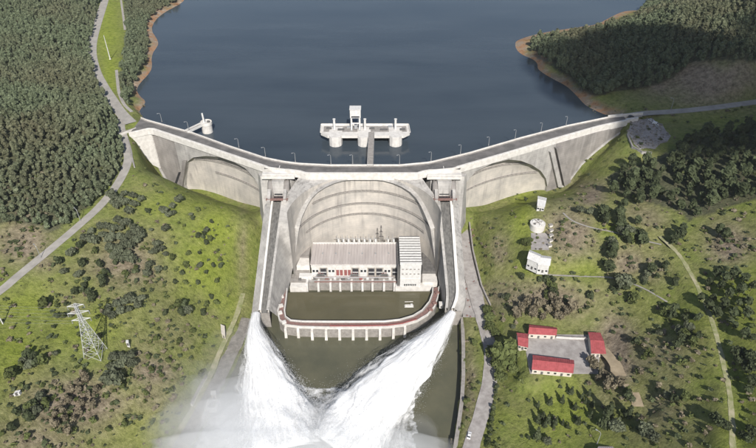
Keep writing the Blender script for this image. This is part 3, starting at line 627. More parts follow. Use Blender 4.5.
# spillway buttresses, chutes and gates
for s in (-1, 1):
    st = ch[s]; sg = -s      # sign: +1 means inner side is at larger x
    outer = [p[0] for p in st]; w0 = [p[1] for p in st]; c0 = [p[2] for p in st]; c1 = [p[3] for p in st]; w1 = [p[4] for p in st]
    ordr = (lambda r: r) if s < 0 else (lambda r: r[::-1])
    sw = MB(); sw.grid([ordr([up(a, .9), (a+b)/2+np.array([0, 0, .9]), up(b, .9)]) for a, b in zip(c0, c1)]); chute = sw.build('spillway_chute', M['chutewater'], dam, True)
    for nm, A, B, mm in (('chute_wall', w0, c0, 'white_concrete'), ('chute_wall', c1, w1, 'concrete')):
        MB().grid([ordr([up(a, -1.5), up(a, WH), up(b, WH), up(b, -1.5)]) for a, b in zip(A, B)], True).build(nm, M[mm], dam)
    sh = MB(); sh.grid([ordr([up(o, -1.5), up(a, WH-.6)]) for o, a in zip(outer, w0)])
    rows = []
    for i, o in enumerate(outer):
        t = i/(len(outer)-1); bz = -5 if t > .25 else 12-60*t; rows.append(ordr([(o[0]+s*(o[2]-bz)*.10, o[1], bz), (o[0]+s*(o[2]-bz)*.05, o[1], (o[2]+bz)/2), up(o, -1.5)]))
    sh.grid(rows); sh.build('buttress_flank', M['concrete'], dam)
    # lip: the flip bucket's end face
    e = [outer[-1], w0[-1], c0[-1], c1[-1], w1[-1]]
    MB().grid([ordr([(p[0], p[1]-.02, -4) for p in e]), ordr([up(p, .8) for p in e])]).build('flip_bucket', M['deck'], dam)
    # head of the buttress
    i0, i1 = st[0][0], st[0][4]; xl, xr = sorted((i0[0], i1[0])); cx = (c0[0][0]+c1[0][0])/2; hw = abs(c0[0][0]-c1[0][0])/2; y0 = st[0][0][1]; yb = Dy(cx)
    MB().hexa([(xl-3, y0+3, 20), (xr+3, y0+3, 20), (xr+9, yb+3, 20), (xl-9, yb+3, 20)], [(xl-4, yb-1.5, 61.2), (xr+4, yb-1.5, 61.2), (xr+6, yb+2.5, 61.2), (xl-6, yb+2.5, 61.2)]).build('buttress_head', M['concrete'], dam)
    MB().box((cx, yb-3.0, 62.6), (2*hw+17, 6.0, 2.0)).build('gate_beam', M['white_concrete'], dam)
    MB().box((cx, yb-3.9, 64.1), (2*hw+16, 1.2, .7)).build('beam_coping', M['white_concrete'], dam)
    bevel(MB().hexa([(cx-hw-.5, y0+5, 51), (cx+hw+.5, y0+5, 51), (cx+hw+.5, yb-1.4, 51), (cx-hw-.5, yb-1.4, 51)], [(cx-hw-1.5, yb-8.5, 60.9), (cx+hw+1.5, yb-8.5, 60.9), (cx+hw+1.5, yb-1.4, 60.9), (cx-hw-1.5, yb-1.4, 60.9)]).build('gate_hood', M['concrete'], dam), .15)
    MB().box((cx, y0+5.8, 49.8), (2*hw, 1.2, 6.0)).build('radial_gate', M['dark'], dam)
    for k in (-1, 1):      # round-nosed piers either side of the gate
        px = cx+k*(hw+2.6); pr = MB(); n = 10; rows = []
        for z, yy, r in ((44, y0-1.5, 2.3), (56, yb-7.5, 2.2), (58.6, yb-6.5, 2.1), (59.6, yb-5.6, 1.4), (59.9, yb-5.0, .3)):
            rows.append([(px+r*cos(a), yy+r*sin(a), z) for a in np.linspace(pi, 2*pi, n)]+[(px+r, yb, z), (px-r, yb, z)])
        pr.grid(rows, True); pr.build('gate_pier', M['wing_concrete'], dam, True)
        MB().hexa([(px-1.3, y0-4, 48.5), (px+1.3, y0-4, 48.5), (px+1.3, y0+7, 48.5), (px-1.3, y0+7, 48.5)], [(px-1.0, y0-4, 52.6), (px+1.0, y0-4, 52.6), (px+1.0, y0+3, 58), (px-1.0, y0+3, 58)]).build('gate_side_wall', M['concrete'], dam)
    MB().box((cx, y0-2.2, 53.2), (2*hw+9, 1.8, .8)).build('access_bridge', M['rust'], dam)
    rl = MB()
    for dy in (-1.1, 1.1):
        rl.tube([(cx-hw-5.4, y0-2.2+dy, 54.9), (cx+hw+5.4, y0-2.2+dy, 54.9)], .07, 4)
        for q in np.linspace(-hw-5.2, hw+5.2, 9): rl.box((cx+q, y0-2.2+dy, 54.4), (.09, .09, 1.1))
    rl.build('bridge_rail', M['rust'], dam)
    # dark hatch plates on the crest over the gates
    for q in (-1, 1): MB().box((cx+q*(hw+2.6), yb+3.5, ZC+.22), (2*hw+4.4, 3.6, .2)).build('gate_hatch', M['hatch'], dam)
    MB().box((cx, yb+3.5, ZC+.35), (.5, 3.8, .4)).build('hatch_kerb', M['white_concrete'], dam)
# ---------------------------------------------------------------- powerhouse and its pond
def railing(pts, h, m, name, parent, every=2, r=.06):
    mb = MB(); mb.tube([(p[0], p[1], p[2]+h) for p in pts], r, 4); mb.tube([(p[0], p[1], p[2]+h*.5) for p in pts], r*.7, 4)
    for p in pts[::every]: mb.box((p[0], p[1], p[2]+h/2), (r*1.6, r*1.6, h))
    return tag(mb.build(name, m, parent), kind='stuff')
ph = thing('powerhouse', P(355, 270, 6), 'long powerhouse at the foot of the centre arch with a ribbed grey roof', 'powerhouse')
def quad_z(px, z): return [P(u, v, z) for u, v in px]
def blk(px, z0, z1):      # block whose top outline is seen at the given bearings
    return MB().prism([(p[0], p[1]) for p in quad_z(px, z1)], z0, z1)
ZR = 19.0
rT = quad_z([(313.5, 244.5), (397.5, 244.5)], ZR+1.0); rB = quad_z([(311, 264), (399.5, 264)], ZR)
x0, x1 = rB[0][0], rB[1][0]; yb, yf = rT[0][1], rB[0][1]
MB().hexa([(x0, yf, 4), (x1, yf, 4), (x1, yb, 4), (x0, yb, 4)], [(x0, yf, ZR-.4), (x1, yf, ZR-.4), (x1, yb, ZR+.6), (x0, yb, ZR+.6)]).build('hall', M['wall'], ph)
roof = MB().hexa([(x0-.5, yf-.6, ZR-.38), (x1+.3, yf-.6, ZR-.38), (x1+.3, yb+.6, ZR+.62), (x0-.5, yb+.6, ZR+.62)], [(x0-.5, yf-.6, ZR+.05), (x1+.3, yf-.6, ZR+.05), (x1+.3, yb+.6, ZR+1.05), (x0-.5, yb+.6, ZR+1.05)]).build('roof', M['roofgrey'], ph)
rb = MB()
for x in np.linspace(x0, x1, 32): rb.hexa([(x-.28, yf-.62, ZR+.05), (x+.28, yf-.62, ZR+.05), (x+.28, yb+.6, ZR+1.05), (x-.28, yb+.6, ZR+1.05)], [(x-.2, yf-.62, ZR+.55), (x+.2, yf-.62, ZR+.55), (x+.2, yb+.6, ZR+1.55), (x-.2, yb+.6, ZR+1.55)])
tag(rb.build('roof_rib', M['roofgrey'], roof), kind='stuff')
pr = MB().box(((x0+x1)/2, yb+.9, ZR+1.3), (x1-x0+1, .6, 1.6)); pr.build('parapet', M['white_concrete'], ph)
# fascia bays of the front: white panels, dark openings, red doors
zf0 = 8.5
n = 11; bw = (x1-x0)/n; kinds = 'wdwrrdwddwd'
MB().box(((x0+x1)/2, yf-1.0, ZR-1.0), (x1-x0, 1.2, 1.7)).build('eaves_beam', M['white_concrete'], ph)
for i in range(n):
    cx = x0+bw*(i+.5); k = kinds[i]
    fr = MB().box((cx, yf-.35, 12.5), (bw-.5, .6, 9.0)).build('bay_panel', M['whitepaint'] if k in 'wr' else M['deck'], ph)
    if k == 'd':
        MB().box((cx, yf-.75, 12.6), (bw-1.6, .3, 5.6)).build('opening', M['dark'], fr)
        MB().box((cx, yf-1.0, 12.6), (bw-1.4, .3, .5)).build('transom', M['whitepaint'], fr)
    elif k == 'r':
        for q in (-1, 1): MB().box((cx+q*bw*.23, yf-.75, 12.0), (bw*.36, .3, 4.8)).build('red_door', M['redpaint'], fr)
    else:
        for q in (-1, 1): MB().box((cx+q*bw*.22, yf-.72, 13.4), (bw*.28, .2, 1.8)).build('window', M['glass'], fr)
# assembly annex with stepped stripes
ZA = 27.0
aT = quad_z([(400, 236), (421.3, 236)], ZA+1); ax0, ax1 = P(400.5, 264, ZA)[0], P(421.5, 264, ZA)[0]; ayf, ayb = P(410, 264, ZA)[1], aT[0][1]
annex = MB().hexa([(ax0, ayf, 3), (ax1, ayf, 3), (ax1, ayb, 3), (ax0, ayb, 3)], [(ax0, ayf, ZA-.5), (ax1, ayf, ZA-.5), (ax1, ayb, ZA+.3), (ax0, ayb, ZA+.3)]).build('annex', M['whitepaint'], ph)
ny_ = 11
for i in range(ny_):
    t0 = ayf+(ayb-ayf)*i/ny_; dy = (ayb-ayf)/ny_; z = ZA+.8*i/ny_
    MB().hexa([(ax0-.3, t0-.2, z-.5), (ax1+.3, t0-.2, z-.5), (ax1+.3, t0+dy*.5, z-.5), (ax0-.3, t0+dy*.5, z-.5)], [(ax0-.3, t0-.2, z+.55), (ax1+.3, t0-.2, z+.55), (ax1+.3, t0+dy*.4, z+.75), (ax0-.3, t0+dy*.4, z+.75)]).build('roof_fold', M['whitepaint'], annex)
    MB().box(((ax0+ax1)/2, t0+dy*.72, z+.1), (ax1-ax0+.3, dy*.48, .5)).build('roof_gutter', M['hatch'], annex)
MB().box(((ax0+ax1)/2, ayf-.25, 14.2), (ax1-ax0+.2, .4, .4)).build('band_course', M['white_concrete'], annex)
for q in np.linspace(-3.6, 3.6, 7): MB().box(((ax0+ax1)/2+q, ayf-.2, 9.0), (.8, .3, 1.4)).build('window', M['glass'], annex)
MB().box((ax0-1.0, (ayf+ayb)/2, 12), (1.6, (ayb-ayf)*.98, 22)).build('link_wall', M['hatch'], ph)
# side rooms
MB().prism([(p[0], p[1]) for p in quad_z([(422.2, 252), (426, 252), (436, 271), (422.2, 271)], 12)], 2, 12).build('side_room', M['hatch'], ph)
blk([(422.2, 271.6), (436, 271.6), (437.5, 282), (422.2, 282)], 1, 9.5).build('side_room', M['white_concrete'], ph)
blk([(300, 258), (309, 258), (309.5, 265.5), (296.5, 265.5)], 2, 15).build('side_room', M['white_concrete'], ph)
blk([(299.5, 273), (313, 273), (313, 276.5), (299, 276.5)], 2, 10.2).build('side_room', M['whitepaint'], ph)
blk([(296.5, 266.2), (309.5, 266.2), (309.5, 272), (294.5, 272)], 2, 11).build('side_room', M['deck'], ph)
blk([(302.5, 248), (311, 244), (309, 256), (300, 257)], 2, 16).build('stair_block', M['wing_concrete'], ph)
# draft-tube deck
ZD = 8.0
blk([(292, 274), (436, 274), (437, 281.5), (290, 281.5)], -3, ZD).build('tailrace_deck', M['deck'], ph)
dfy = P(350, 281.5, ZD)[1]
for u in (307, 318.5, 330.6, 340.3, 351.5, 362.5, 372.5, 384, 394.4):
    x = P(u, 282, ZD)[0]
    MB().hexa([(x-.7, dfy-4.2, -3), (x+.7, dfy-4.2, -3), (x+.7, dfy-.01, -3), (x-.7, dfy-.01, -3)], [(x-.7, dfy-2.8, ZD+.3), (x+.7, dfy-2.8, ZD+.3), (x+.7, dfy+2.5, ZD+.3), (x-.7, dfy+2.5, ZD+.3)]).build('draft_tube_pier', M['white_concrete'], ph)
for u0, u1 in ((291, 306.5), (396.5, 433)):
    MB().prism([(p[0], p[1]) for p in quad_z([(u0, 282.6), (u1, 282.6), (u1, 287), (u0-1.2, 287)], ZD-.4)], -3, ZD-.4).build('quay_block', M['white_concrete'], ph)
MB().box(((x0+x1)/2, dfy-.9, ZD+.5), (x1-x0-4, .5, .9)).build('quay_kerb', M['rust'], ph)
# transformers on the deck
for i, (u, lab) in enumerate(((321, 'leftmost of the three dark grey transformers before the powerhouse'), (354.5, 'middle one of the three dark grey transformers before the powerhouse'), (384, 'rightmost of the three dark grey transformers before the powerhouse'))):
    p = P(u, 275.5, ZD+1); t = thing('transformer', (p[0], p[1], ZD), lab, 'transformer', 'transformers in front of the powerhouse')
    bevel(MB().box((p[0], p[1], ZD+1.6), (5.0, 2.6, 3.1)).build('tank', M['hatch'], t), .1)
    for q in (-1, 1):
        for k in range(4): MB().box((p[0]+q*2.9, p[1]-1.05+k*.7, ZD+1.5), (.7, .12, 2.3)).build('radiator_fin', M['steel'], t)
    MB().tube([(p[0]-2, p[1]+.4, ZD+3.9), (p[0]+2, p[1]+.4, ZD+3.9)], .55, 10).build('conservator', M['steel'], t)
    for q in (-1.3, 0, 1.3): MB().tube([(p[0]+q, p[1]-.5, ZD+3.15), (p[0]+q*1.1, p[1]-.6, ZD+4.9)], [.28, .12], 8).build('bushing', M['redpaint'], t)
# deck clutter: crates of switchgear, pipes, railings
for i, (u, v, a_, b_, h_, mm) in enumerate(((310, 279.2, 2.2, 1.4, 1.6, 'whitepaint'), (314.5, 279.5, 1.6, 1.2, 1.2, 'hatch'), (327, 279.6, 2.6, 1.0, 1.0, 'rust'), (335, 279.3, 1.8, 1.3, 1.7, 'whitepaint'), (343, 279.6, 3.0, 1.1, .9, 'hatch'), (348.5, 279.4, 1.6, 1.6, 1.4, 'steel'), (361, 279.5, 2.2, 1.1, 1.2, 'redpaint'), (367.5, 279.3, 1.8, 1.3, 1.6, 'whitepaint'), (376.5, 279.6, 2.6, 1.1, 1.0, 'hatch'), (390, 279.4, 2.0, 1.5, 1.7, 'whitepaint'), (300, 280, 2.0, 1.4, 1.3, 'hatch'), (427, 279.5, 2.4, 1.6, 1.4, 'hatch'))):
    p = P(u, v, ZD); bevel(MB().box((p[0], p[1], ZD+h_/2), (a_, b_, h_), .08*(i % 3)).build('switch_cabinet', M[mm], ph), .06)
for k in range(3): MB().tube([(x0+2, yf-2.2-k*.55, 9.6+k*.1), (x1-4, yf-2.2-k*.55, 9.6+k*.1)], .14, 6).build('pipe', M['steel' if k else 'rust'], ph)
railing([np.array([x, dfy-.35, ZD]) for x in np.linspace(P(307, 281, ZD)[0], P(396, 281, ZD)[0], 60)], 1.1, M['steel'], 'hand_rail', ph, 1, .05)
for z in (18.5, 22.5): 
    for q in np.linspace(-5.2, 5.2, 5): MB().box(((ax0+ax1)/2+q, ayf-.1, z), (1.2, .25, .9)).build('vent_louvre', M['deck'], annex)
vr = MB()
for q in np.linspace(.12, .88, 6): vr.tube([(x0+(x1-x0)*q, (yf+yb)/2, ZR+.4), (x0+(x1-x0)*q, (yf+yb)/2, ZR+1.6)], [.5, .5], 8)
tag(vr.build('roof_vent', M['steel'], roof), kind='stuff')
# line gantries behind the roof
for i, u in enumerate((337.5, 342.5, 347.5, 353, 358, 363.5, 369, 374.5, 387, 392.5)):
    b = P(u, 243, ZR); x, y = b[0], yb+3.0+ (i % 2)*.01
    g = thing('line_mast', (x, y, 4), ['leftmost', 'second from the left', 'third from the left', 'fourth from the left', 'fifth from the left', 'sixth from the left', 'seventh from the left', 'last one left of the tall lattice mast', 'first one right of the tall lattice mast', 'rightmost, beside the white annex,'][i]+' thin line mast behind the powerhouse roof', 'mast', 'line masts behind the powerhouse roof')
    MB().tube([(x, y, 4), (x, y, ZR+7.5)], [.3, .16], 6).build('pole', M['steel'], g)
    MB().box((x, y, ZR+4.0), (3.4, .25, .25)).build('crossarm', M['steel'], g)
    ins = MB()
    for q in range(5): ins.tube([(x+.9, y-.4, ZR+1.0+q*.55), (x+.9, y-.4, ZR+1.3+q*.55)], [.62, .42], 8)
    ins.build('insulator', M['whitepaint'], g)
b = P(381, 243, ZR); x, y = b[0], yb+3.2
g = thing('lattice_mast', (x, y, 4), 'tallest dark lattice mast rising between the line masts behind the powerhouse', 'mast')
for q, r in ((-1, -1), (1, -1), (1, 1), (-1, 1)): MB().tube([(x+q*1.5, y+r*.8, 4), (x+q*.15, y+r*.15, ZR+15)], .12, 4).build('leg', M['dark'], g)
br = MB()
for k in range(10):
    t0, t1 = k/10, (k+1)/10; f = lambda q, t: (x+q*(1.5-1.35*t), y-.8+.65*t, 4+(ZR+11)*t)
    br.tube([f(-1, t0), f(1, t1)], .07, 4, False); br.tube([f(1, t0), f(-1, t1)], .07, 4, False)
tag(br.build('bracing', M['dark'], g), kind='stuff')
for zz, wd in ((ZR+6, 3.4), (ZR+10, 2.4)): MB().box((x, y-.4, zz), (wd, .3, .3)).build('crossarm', M['dark'], g)
ledge = MB().prism([(x0+3, yb+1.3), (x1, yb+1.3), (x1, yb+6.0), (x0+3, yb+6.0)], -2, ZR-1.5); ledge.build('mast_ledge', M['white_concrete'], ph)

# pond and curved overflow weir
ip = [(287.5, 289), (286.5, 300), (285, 311), (286, 317), (291, 320.5), (302, 321.5), (330, 321.8), (360, 321.8), (385, 321.5), (400, 319.8), (413, 316), (422, 310.5), (429, 302), (432, 294), (432.5, 288)]
op = [(281.5, 288), (279.5, 301), (277.5, 312), (279, 320), (285, 325.5), (300, 327.4), (330, 328.2), (360, 328.2), (388, 327.6), (403, 325.6), (417.5, 321.2), (428, 315), (435, 307), (438.2, 297), (439.2, 287)]
ZW = 8.2
iw, ow = dens([P(u, v, ZW) for u, v in ip], 4), dens([P(u, v, ZW) for u, v in op], 4)
weir = thing('pond_weir', P(355, 325, 0), 'curved concrete overflow weir with a reddish footway enclosing the still pond', 'weir')
MB().wallstrip(iw, ow, -6, ZW).build('weir_wall', M['deck'], weir)
off = lambda A, B, t: A+(B-A)*t
MB().wallstrip(off(iw, ow, .22), off(iw, ow, .80), ZW-.3, ZW+.05).build('footway', M['rust'], weir)
MB().wallstrip(off(iw, ow, -.02), off(iw, ow, .12), ZW-.5, ZW+.9).build('inner_parapet', M['white_concrete'], weir)
MB().wallstrip(off(iw, ow, .88), off(iw, ow, 1.03), ZW-.8, ZW+.8).build('outer_parapet', M['white_concrete'], weir)
k0, k1 = 24, 41
q = off(iw, ow, .84); MB().wallstrip(off(iw, ow, .74)[k0:k1], off(iw, ow, .86)[k0:k1], ZW-.1, ZW+1.3).build('red_barrier', M['redpaint'], weir)
railing(off(iw, ow, .2), 1.1, M['steel'], 'hand_rail', weir)
for u in (285.5, 298, 312, 326, 339.5, 353, 366.5, 380, 393.5, 405):
    p = P(u, 328.2 if 300 < u < 390 else (327 if u > 390 and u < 400 else 326.0), ZW); v_ = np.array([0, -1.0])
    if u > 400: p = P(u, 325.3, ZW)
    MB().hexa([(p[0]-.9, p[1]-3.2, -6), (p[0]+.9, p[1]-3.2, -6), (p[0]+.9, p[1]+.6, -6), (p[0]-.9, p[1]+.6, -6)], [(p[0]-.75, p[1]-1.6, ZW-.9), (p[0]+.75, p[1]-1.6, ZW-.9), (p[0]+.75, p[1]+.6, ZW-.9), (p[0]-.75, p[1]+.6, ZW-.9)]).build('pier', M['white_concrete'], weir)
for u, v in ((281, 306), (280, 313), (284, 322.5), (434.5, 303.5), (437, 293), (430.5, 310), (281.5, 297)):
    p = P(u, v, ZW+.5); MB().box((p[0], p[1], ZW+.7), (2.6, 2.0, 1.5), .4).build('gear_box', M['white_concrete' if u < 300 else 'rust'], weir)
pp = [(p[0], p[1]) for p in off(iw, ow, .3)]
tag(MB().add([(x, y, ZPOND) for x, y in pp], [tuple(range(len(pp)))[::-1]]).build('pond_water', M['pond']), 'still olive pond inside the weir', kind='structure')
p = P(441, 306, ZW); hut = thing('gauge_hut', (p[0], p[1], ZW-1), 'tiny white hut at the right bend of the pond weir', 'hut')
MB().box((p[0], p[1], ZW+.6), (2.4, 2.4, 3.2)).build('wall', M['whitepaint'], hut); MB().box((p[0], p[1], ZW+2.4), (2.9, 2.9, .35)).build('roof', M['white_concrete'], hut); MB().box((p[0], p[1]-1.22, ZW+.3), (.9, .1, 1.9)).build('door', M['hatch'], hut)
p = P(409, 306.3, ZPOND); bt = thing('work_pontoon', (p[0], p[1], ZPOND), 'small white pontoon floating alone on the olive pond', 'pontoon')
for q in (-.75, .75): MB().tube([(p[0]-3, p[1]+q, ZPOND+.1), (p[0]-2.6, p[1]+q, ZPOND+.15), (p[0]+2.6, p[1]+q, ZPOND+.15), (p[0]+3, p[1]+q, ZPOND+.2)], [.15, .42, .42, .15], 8).build('float', M['whitepaint'], bt)
MB().box((p[0], p[1], ZPOND+.62), (5, 2.0, .14)).build('platform', M['white_concrete'], bt); MB().box((p[0]+1.6, p[1], ZPOND+1.2), (1.4, 1.4, 1.1)).build('locker', M['whitepaint'], bt)
MB().tube([(p[0]-2.6, p[1]+4.0, ZPOND+.12), (p[0]+2.8, p[1]+4.2, ZPOND+.12)], .2, 6).build('boom', M['white_concrete'], bt)

# ---------------------------------------------------------------- intake structure in the reservoir
ZI = 66.0
itk = thing('intake_tower', P(365, 140, ZL), 'wide pale intake platform on three piers standing in the reservoir', 'intake tower')
dk = [P(u, v, ZI) for u, v in ((321.5, 125), (408.3, 125), (409.8, 132.6), (403.5, 135.6), (327.5, 135.6), (320.8, 132.6))]
MB().prism([(p[0], p[1]) for p in dk], ZI-2.1, ZI).build('platform_deck', M['white_concrete'], itk)
ins_ = [P(u, v, ZI) for u, v in ((324, 126.2), (406, 126.2), (407, 131.8), (323.5, 131.8))]
MB().prism([(p[0], p[1]) for p in ins_], ZI-.2, ZI+.06).build('deck_surface', M['deck'], itk)
for A, B in ((0, 1), (1, 2), (5, 0)): 
    a, b = dk[A], dk[B]; d = (b-a)/np.linalg.norm(b-a); nn = np.array([-d[1], d[0], 0])*.5
    MB().wallstrip([a[:2], b[:2]], [(a+nn)[:2], (b+nn)[:2]], ZI-.1, ZI+1.1).build('parapet', M['white_concrete'], itk)
for u in (335.4, 364.0, 395.6):
    c = P(u, 147.3, ZL); r = 4.9; cy = c[1]+r*1.0; x = c[0]
    pts = [(x+r*sin(a)*1.02, cy-r*cos(a)) for a in np.linspace(-pi/2, pi/2, 7)]+[(x+r*1.02, cy+13), (x-r*1.02, cy+13)]
    MB().prism(pts, 35, ZI+.12).build('pier', M['white_concrete'], itk)
for u in (350, 380):
    c = P(u, 134, ZI); MB().box((c[0], c[1]+10, 50), (14, 1.5, 26)).build('trash_rack', M['dark'], itk)
for u in (334.5, 365.0, 395.4):
    c = P(u, 129.5, ZI); MB().tube([(c[0], c[1], ZI), (c[0], c[1], ZI+8.5)], [.95, .85], 10).build('gate_column', M['whitepaint'], itk)
    MB().tube([(c[0], c[1], ZI+8.5), (c[0], c[1], ZI+8.9)], [1.15, 1.15], 10).build('column_cap', M['whitepaint'], itk)
for (u, v, a, b, h) in ((329, 129, 4, 2, 1.1), (341, 130, 5, 2.5, .8), (349, 128, 3, 1.5, 1.4), (372, 129, 4, 2.2, 1.0), (384, 130, 6, 2, .7), (390, 127.6, 3, 2, 1.3), (402.5, 130, 4, 2.4, 1.0)):
    c = P(u, v, ZI); MB().box((c[0], c[1], ZI+h/2), (a, b, h)).build('hoist', M['hatch' if a > 3.5 else 'steel'], itk)
c = P(355.7, 130.6, ZI); cw = P(361, 130.6, ZI)[0]-P(351, 130.6, ZI)[0]
gt = thing('gantry_crane', (c[0], c[1]+2, ZI), 'tall white gantry crane tower standing on the intake platform', 'crane')
for q in (-1, 1):
    for r in (0, 1):
        MB().box((c[0]+q*(cw/2-.7), c[1]+r*4.6, ZI+5.4), (1.1, 1.1, 10.8)).build('leg', M['whitepaint'], gt)
    MB().box((c[0]+q*(cw/2-.7), c[1]+2.3, ZI+3.2), (.7, 3.5, .8)).build('tie_beam', M['whitepaint'], gt)
    MB().box((c[0]+q*(cw/2-.7), c[1]+2.3, ZI+.5), (1.5, 6.4, .9)).build('bogie', M['steel'], gt)
MB().box((c[0], c[1], ZI+6.2), (cw-2.5, .7, .8)).build('cross_beam', M['whitepaint'], gt)
MB().box((c[0], c[1]+2.3, ZI+2.4), (2.2, 2.2, 3.4)).build('hoist_drum', M['steel'], gt)
bevel(MB().box((c[0], c[1]+2.3, ZI+14.2), (cw+.4, 6.6, 6.8)).build('cabin', M['whitepaint'], gt), .12)
MB().box((c[0], c[1]+2.3, ZI+17.75), (cw+1.0, 7.2, .35)).build('roof', M['whitepaint'], gt)
MB().box((c[0], c[1]-1.02, ZI+11.9), (cw-1.6, .1, 1.1)).build('window', M['glass'], gt)
# footbridge
a, b = P(371.5, 133.0, ZI), P(370.2, 165.6, ZC+1); fb = thing('footbridge', (b[0], b[1]+12, ZC), 'narrow straight footbridge from the dam crest to the intake platform', 'footbridge')
hw = 2.2
MB().hexa([(b[0]-hw, b[1], ZC-.4), (b[0]+hw, b[1], ZC-.4), (a[0]+hw, a[1]+1, ZI-.4), (a[0]-hw, a[1]+1, ZI-.4)], [(b[0]-hw, b[1], ZC+.5), (b[0]+hw, b[1], ZC+.5), (a[0]+hw, a[1]+1, ZI+.35), (a[0]-hw, a[1]+1, ZI+.35)]).build('deck', M['deck'], fb)
for q in (-hw, hw): railing([np.array([b[0]+q+(a[0]-b[0])*t, b[1]+(a[1]-b[1])*t, ZC+.5+.0*t]) for t in np.linspace(0, 1, 18)], 1.2, M['steel'], 'hand_rail', fb, 1, .08)
# left round intake
c = P(206.6, 134.2, ZL); R_ = 4.1; tw = thing('valve_tower', (c[0], c[1]+R_, ZL), 'small round concrete valve tower beside the left part of the crest', 'tower')
cx_, cy_ = c[0], c[1]+R_
MB().tube([(cx_, cy_, 40), (cx_, cy_, ZI-1.4)], R_, 20).build('shaft', M['white_concrete'], tw, False)
MB().tube([(cx_, cy_, ZI-1.4), (cx_, cy_, ZI)], R_+.5, 20).build('platform', M['white_concrete'], tw)
MB().tube([(cx_, cy_, ZI), (cx_, cy_, ZI+.9)], [R_+.5, R_+.45], 20, False).build('parapet', M['white_concrete'], tw)
MB().tube([(cx_-1.5, cy_, ZI), (cx_-1.8, cy_, ZI+8)], [.75, .65], 10).build('post', M['whitepaint'], tw)
MB().box((cx_+1.8, cy_+.5, ZI+.7), (2, 1.6, 1.3)).build('hoist', M['hatch'], tw)
a, b = np.array([cx_-2.6, cy_-1.5, ZI]), P(186, 131.2, ZC+1); wb = thing('tower_footbridge', (b[0], b[1], ZC), 'short pale footbridge between the crest and the round valve tower', 'footbridge')
d = (a-b); d[2] = 0; d /= np.linalg.norm(d); nn = np.array([-d[1], d[0], 0])
MB().wallstrip([(b+nn*1.7)[:2], (a+nn*1.7)[:2]], [(b-nn*1.7)[:2], (a-nn*1.7)[:2]], ZC-.2, ZC+.5).build('deck', M['deck'], wb)
for q in (-1.7, 1.7): MB().wallstrip([(b+nn*(q-.25))[:2], (a+nn*(q-.25))[:2]], [(b+nn*(q+.25))[:2], (a+nn*(q+.25))[:2]], ZC-.3, ZC+1.5).build('side_beam', M['whitepaint'], wb)

# ---------------------------------------------------------------- lamps
def lamp(name, base, h, arm, label, group=None):
    t = thing(name, base, label, 'street lamp', group); x, y, z = base
    MB().box((x, y, z+.15), (.6, .6, .3)).build('foot', M['deck'], t)
    MB().tube([(x, y, z), (x, y, z+h*.9), (x+arm[0]*.3, y+arm[1]*.3, z+h), (x+arm[0], y+arm[1], z+h+.15)], [.2, .14, .11, .09], 6).build('pole', M['steel'], t)
    MB().box((x+arm[0]*1.2, y+arm[1]*1.2, z+h+.1), (.95, .55, .22), math.atan2(arm[1], arm[0])).build('lamp_head', M['steel'], t)
    return t
LP = [(162, 121.2), (188.8, 129.6), (239, 146.8), (265.5, 155.6), (295.5, 161.2), (331, 163.2), (352.8, 163.2), (399.5, 163.2), (431, 160.2), (460.4, 153), (488.5, 145), (515, 137.7), (541, 130.7), (566, 124.2)]
where = ['near the left end of the crest', 'beside the round valve tower on the crest', 'on the left crest, third from the left abutment', 'on the crest above the right side of the left arch', 'on the crest above the left spillway', 'on the centre crest, left of the footbridge by some way', 'on the centre crest just left of the footbridge', 'on the centre crest right of the footbridge', 'on the crest above the right spillway', 'on the crest at the start of the right arch', 'on the crest above the middle of the right arch', 'on the crest above the far side of the right arch', 'on the right crest above the buttress ribs', 'on the crest nearest the right abutment']
for (u, v), wz in zip(LP, where):
    p = P(u, v, ZC+1.1); lamp('street_lamp', (p[0], p[1]-.3, ZC+.9), 7.2, (-1.4, -.8), 'thin grey street lamp '+wz, 'street lamps along the crest')
for (u, v), lab in (((80.5, 221), 'grey street lamp beside the middle of the downhill left road'), ((41, 258), 'grey street lamp beside the lower end of the downhill left road'), ((671, 109), 'grey street lamp beside the right-bank road'), ((597, 444), 'pale lamp pole on the slope above the big grey shed roof')):
    p = ground(u, v); lamp('street_lamp', p, 9.0, (-1.5, 1.2), lab, 'street lamps along the roads')
p = ground(110.3, 59.3); t = thing('flag_pole', p, 'tall bare white pole in the grass strip by the reservoir', 'pole')
MB().box((p[0], p[1], p[2]+.2), (1.6, 1.6, .6)).build('base', M['white_concrete'], t); MB().tube([p, p+[0, 0, 23.5]], [.5, .22], 8).build('shaft', M['whitepaint'], t)
# ---------------------------------------------------------------- pylon
b = ground(95.5, 353.5); t = thing('lattice_pylon', b, 'white steel lattice pylon on the lower left grass slope', 'pylon'); HP = 37.0; wb2, wt = 4.3, .4
def leg_at(q, r, k): w_ = wb2+(wt*1.8-wb2)*min(k/.72, 1) if k < .72 else wt*1.8+(wt-wt*1.8)*(k-.72)/.28; return np.array([b[0]+q*w_, b[1]+r*w_, b[2]-1+HP*k])
for q, r in ((-1, -1), (1, -1), (1, 1), (-1, 1)):
    MB().tube([leg_at(q, r, k) for k in (0, .36, .72, 1)], .18, 4).build('leg', M['pylon'], t)
ks = [0, .13, .25, .36, .46, .55, .63, .70, .77, .84, .91, .97]
br = MB()
for k0, k1 in zip(ks[:-1], ks[1:]):
    for (q, r), (q2, r2) in (((-1, -1), (1, -1)), ((1, -1), (1, 1)), ((1, 1), (-1, 1)), ((-1, 1), (-1, -1))):
        br.tube([leg_at(q, r, k0), leg_at(q2, r2, k1)],   .09, 4, False); br.tube([leg_at(q2, r2, k0), leg_at(q, r, k1)], .09, 4, False); br.tube([leg_at(q, r, k1), leg_at(q2, r2, k1)], .09, 4, False)
tag(br.build('bracing', M['pylon'], t), kind='stuff')
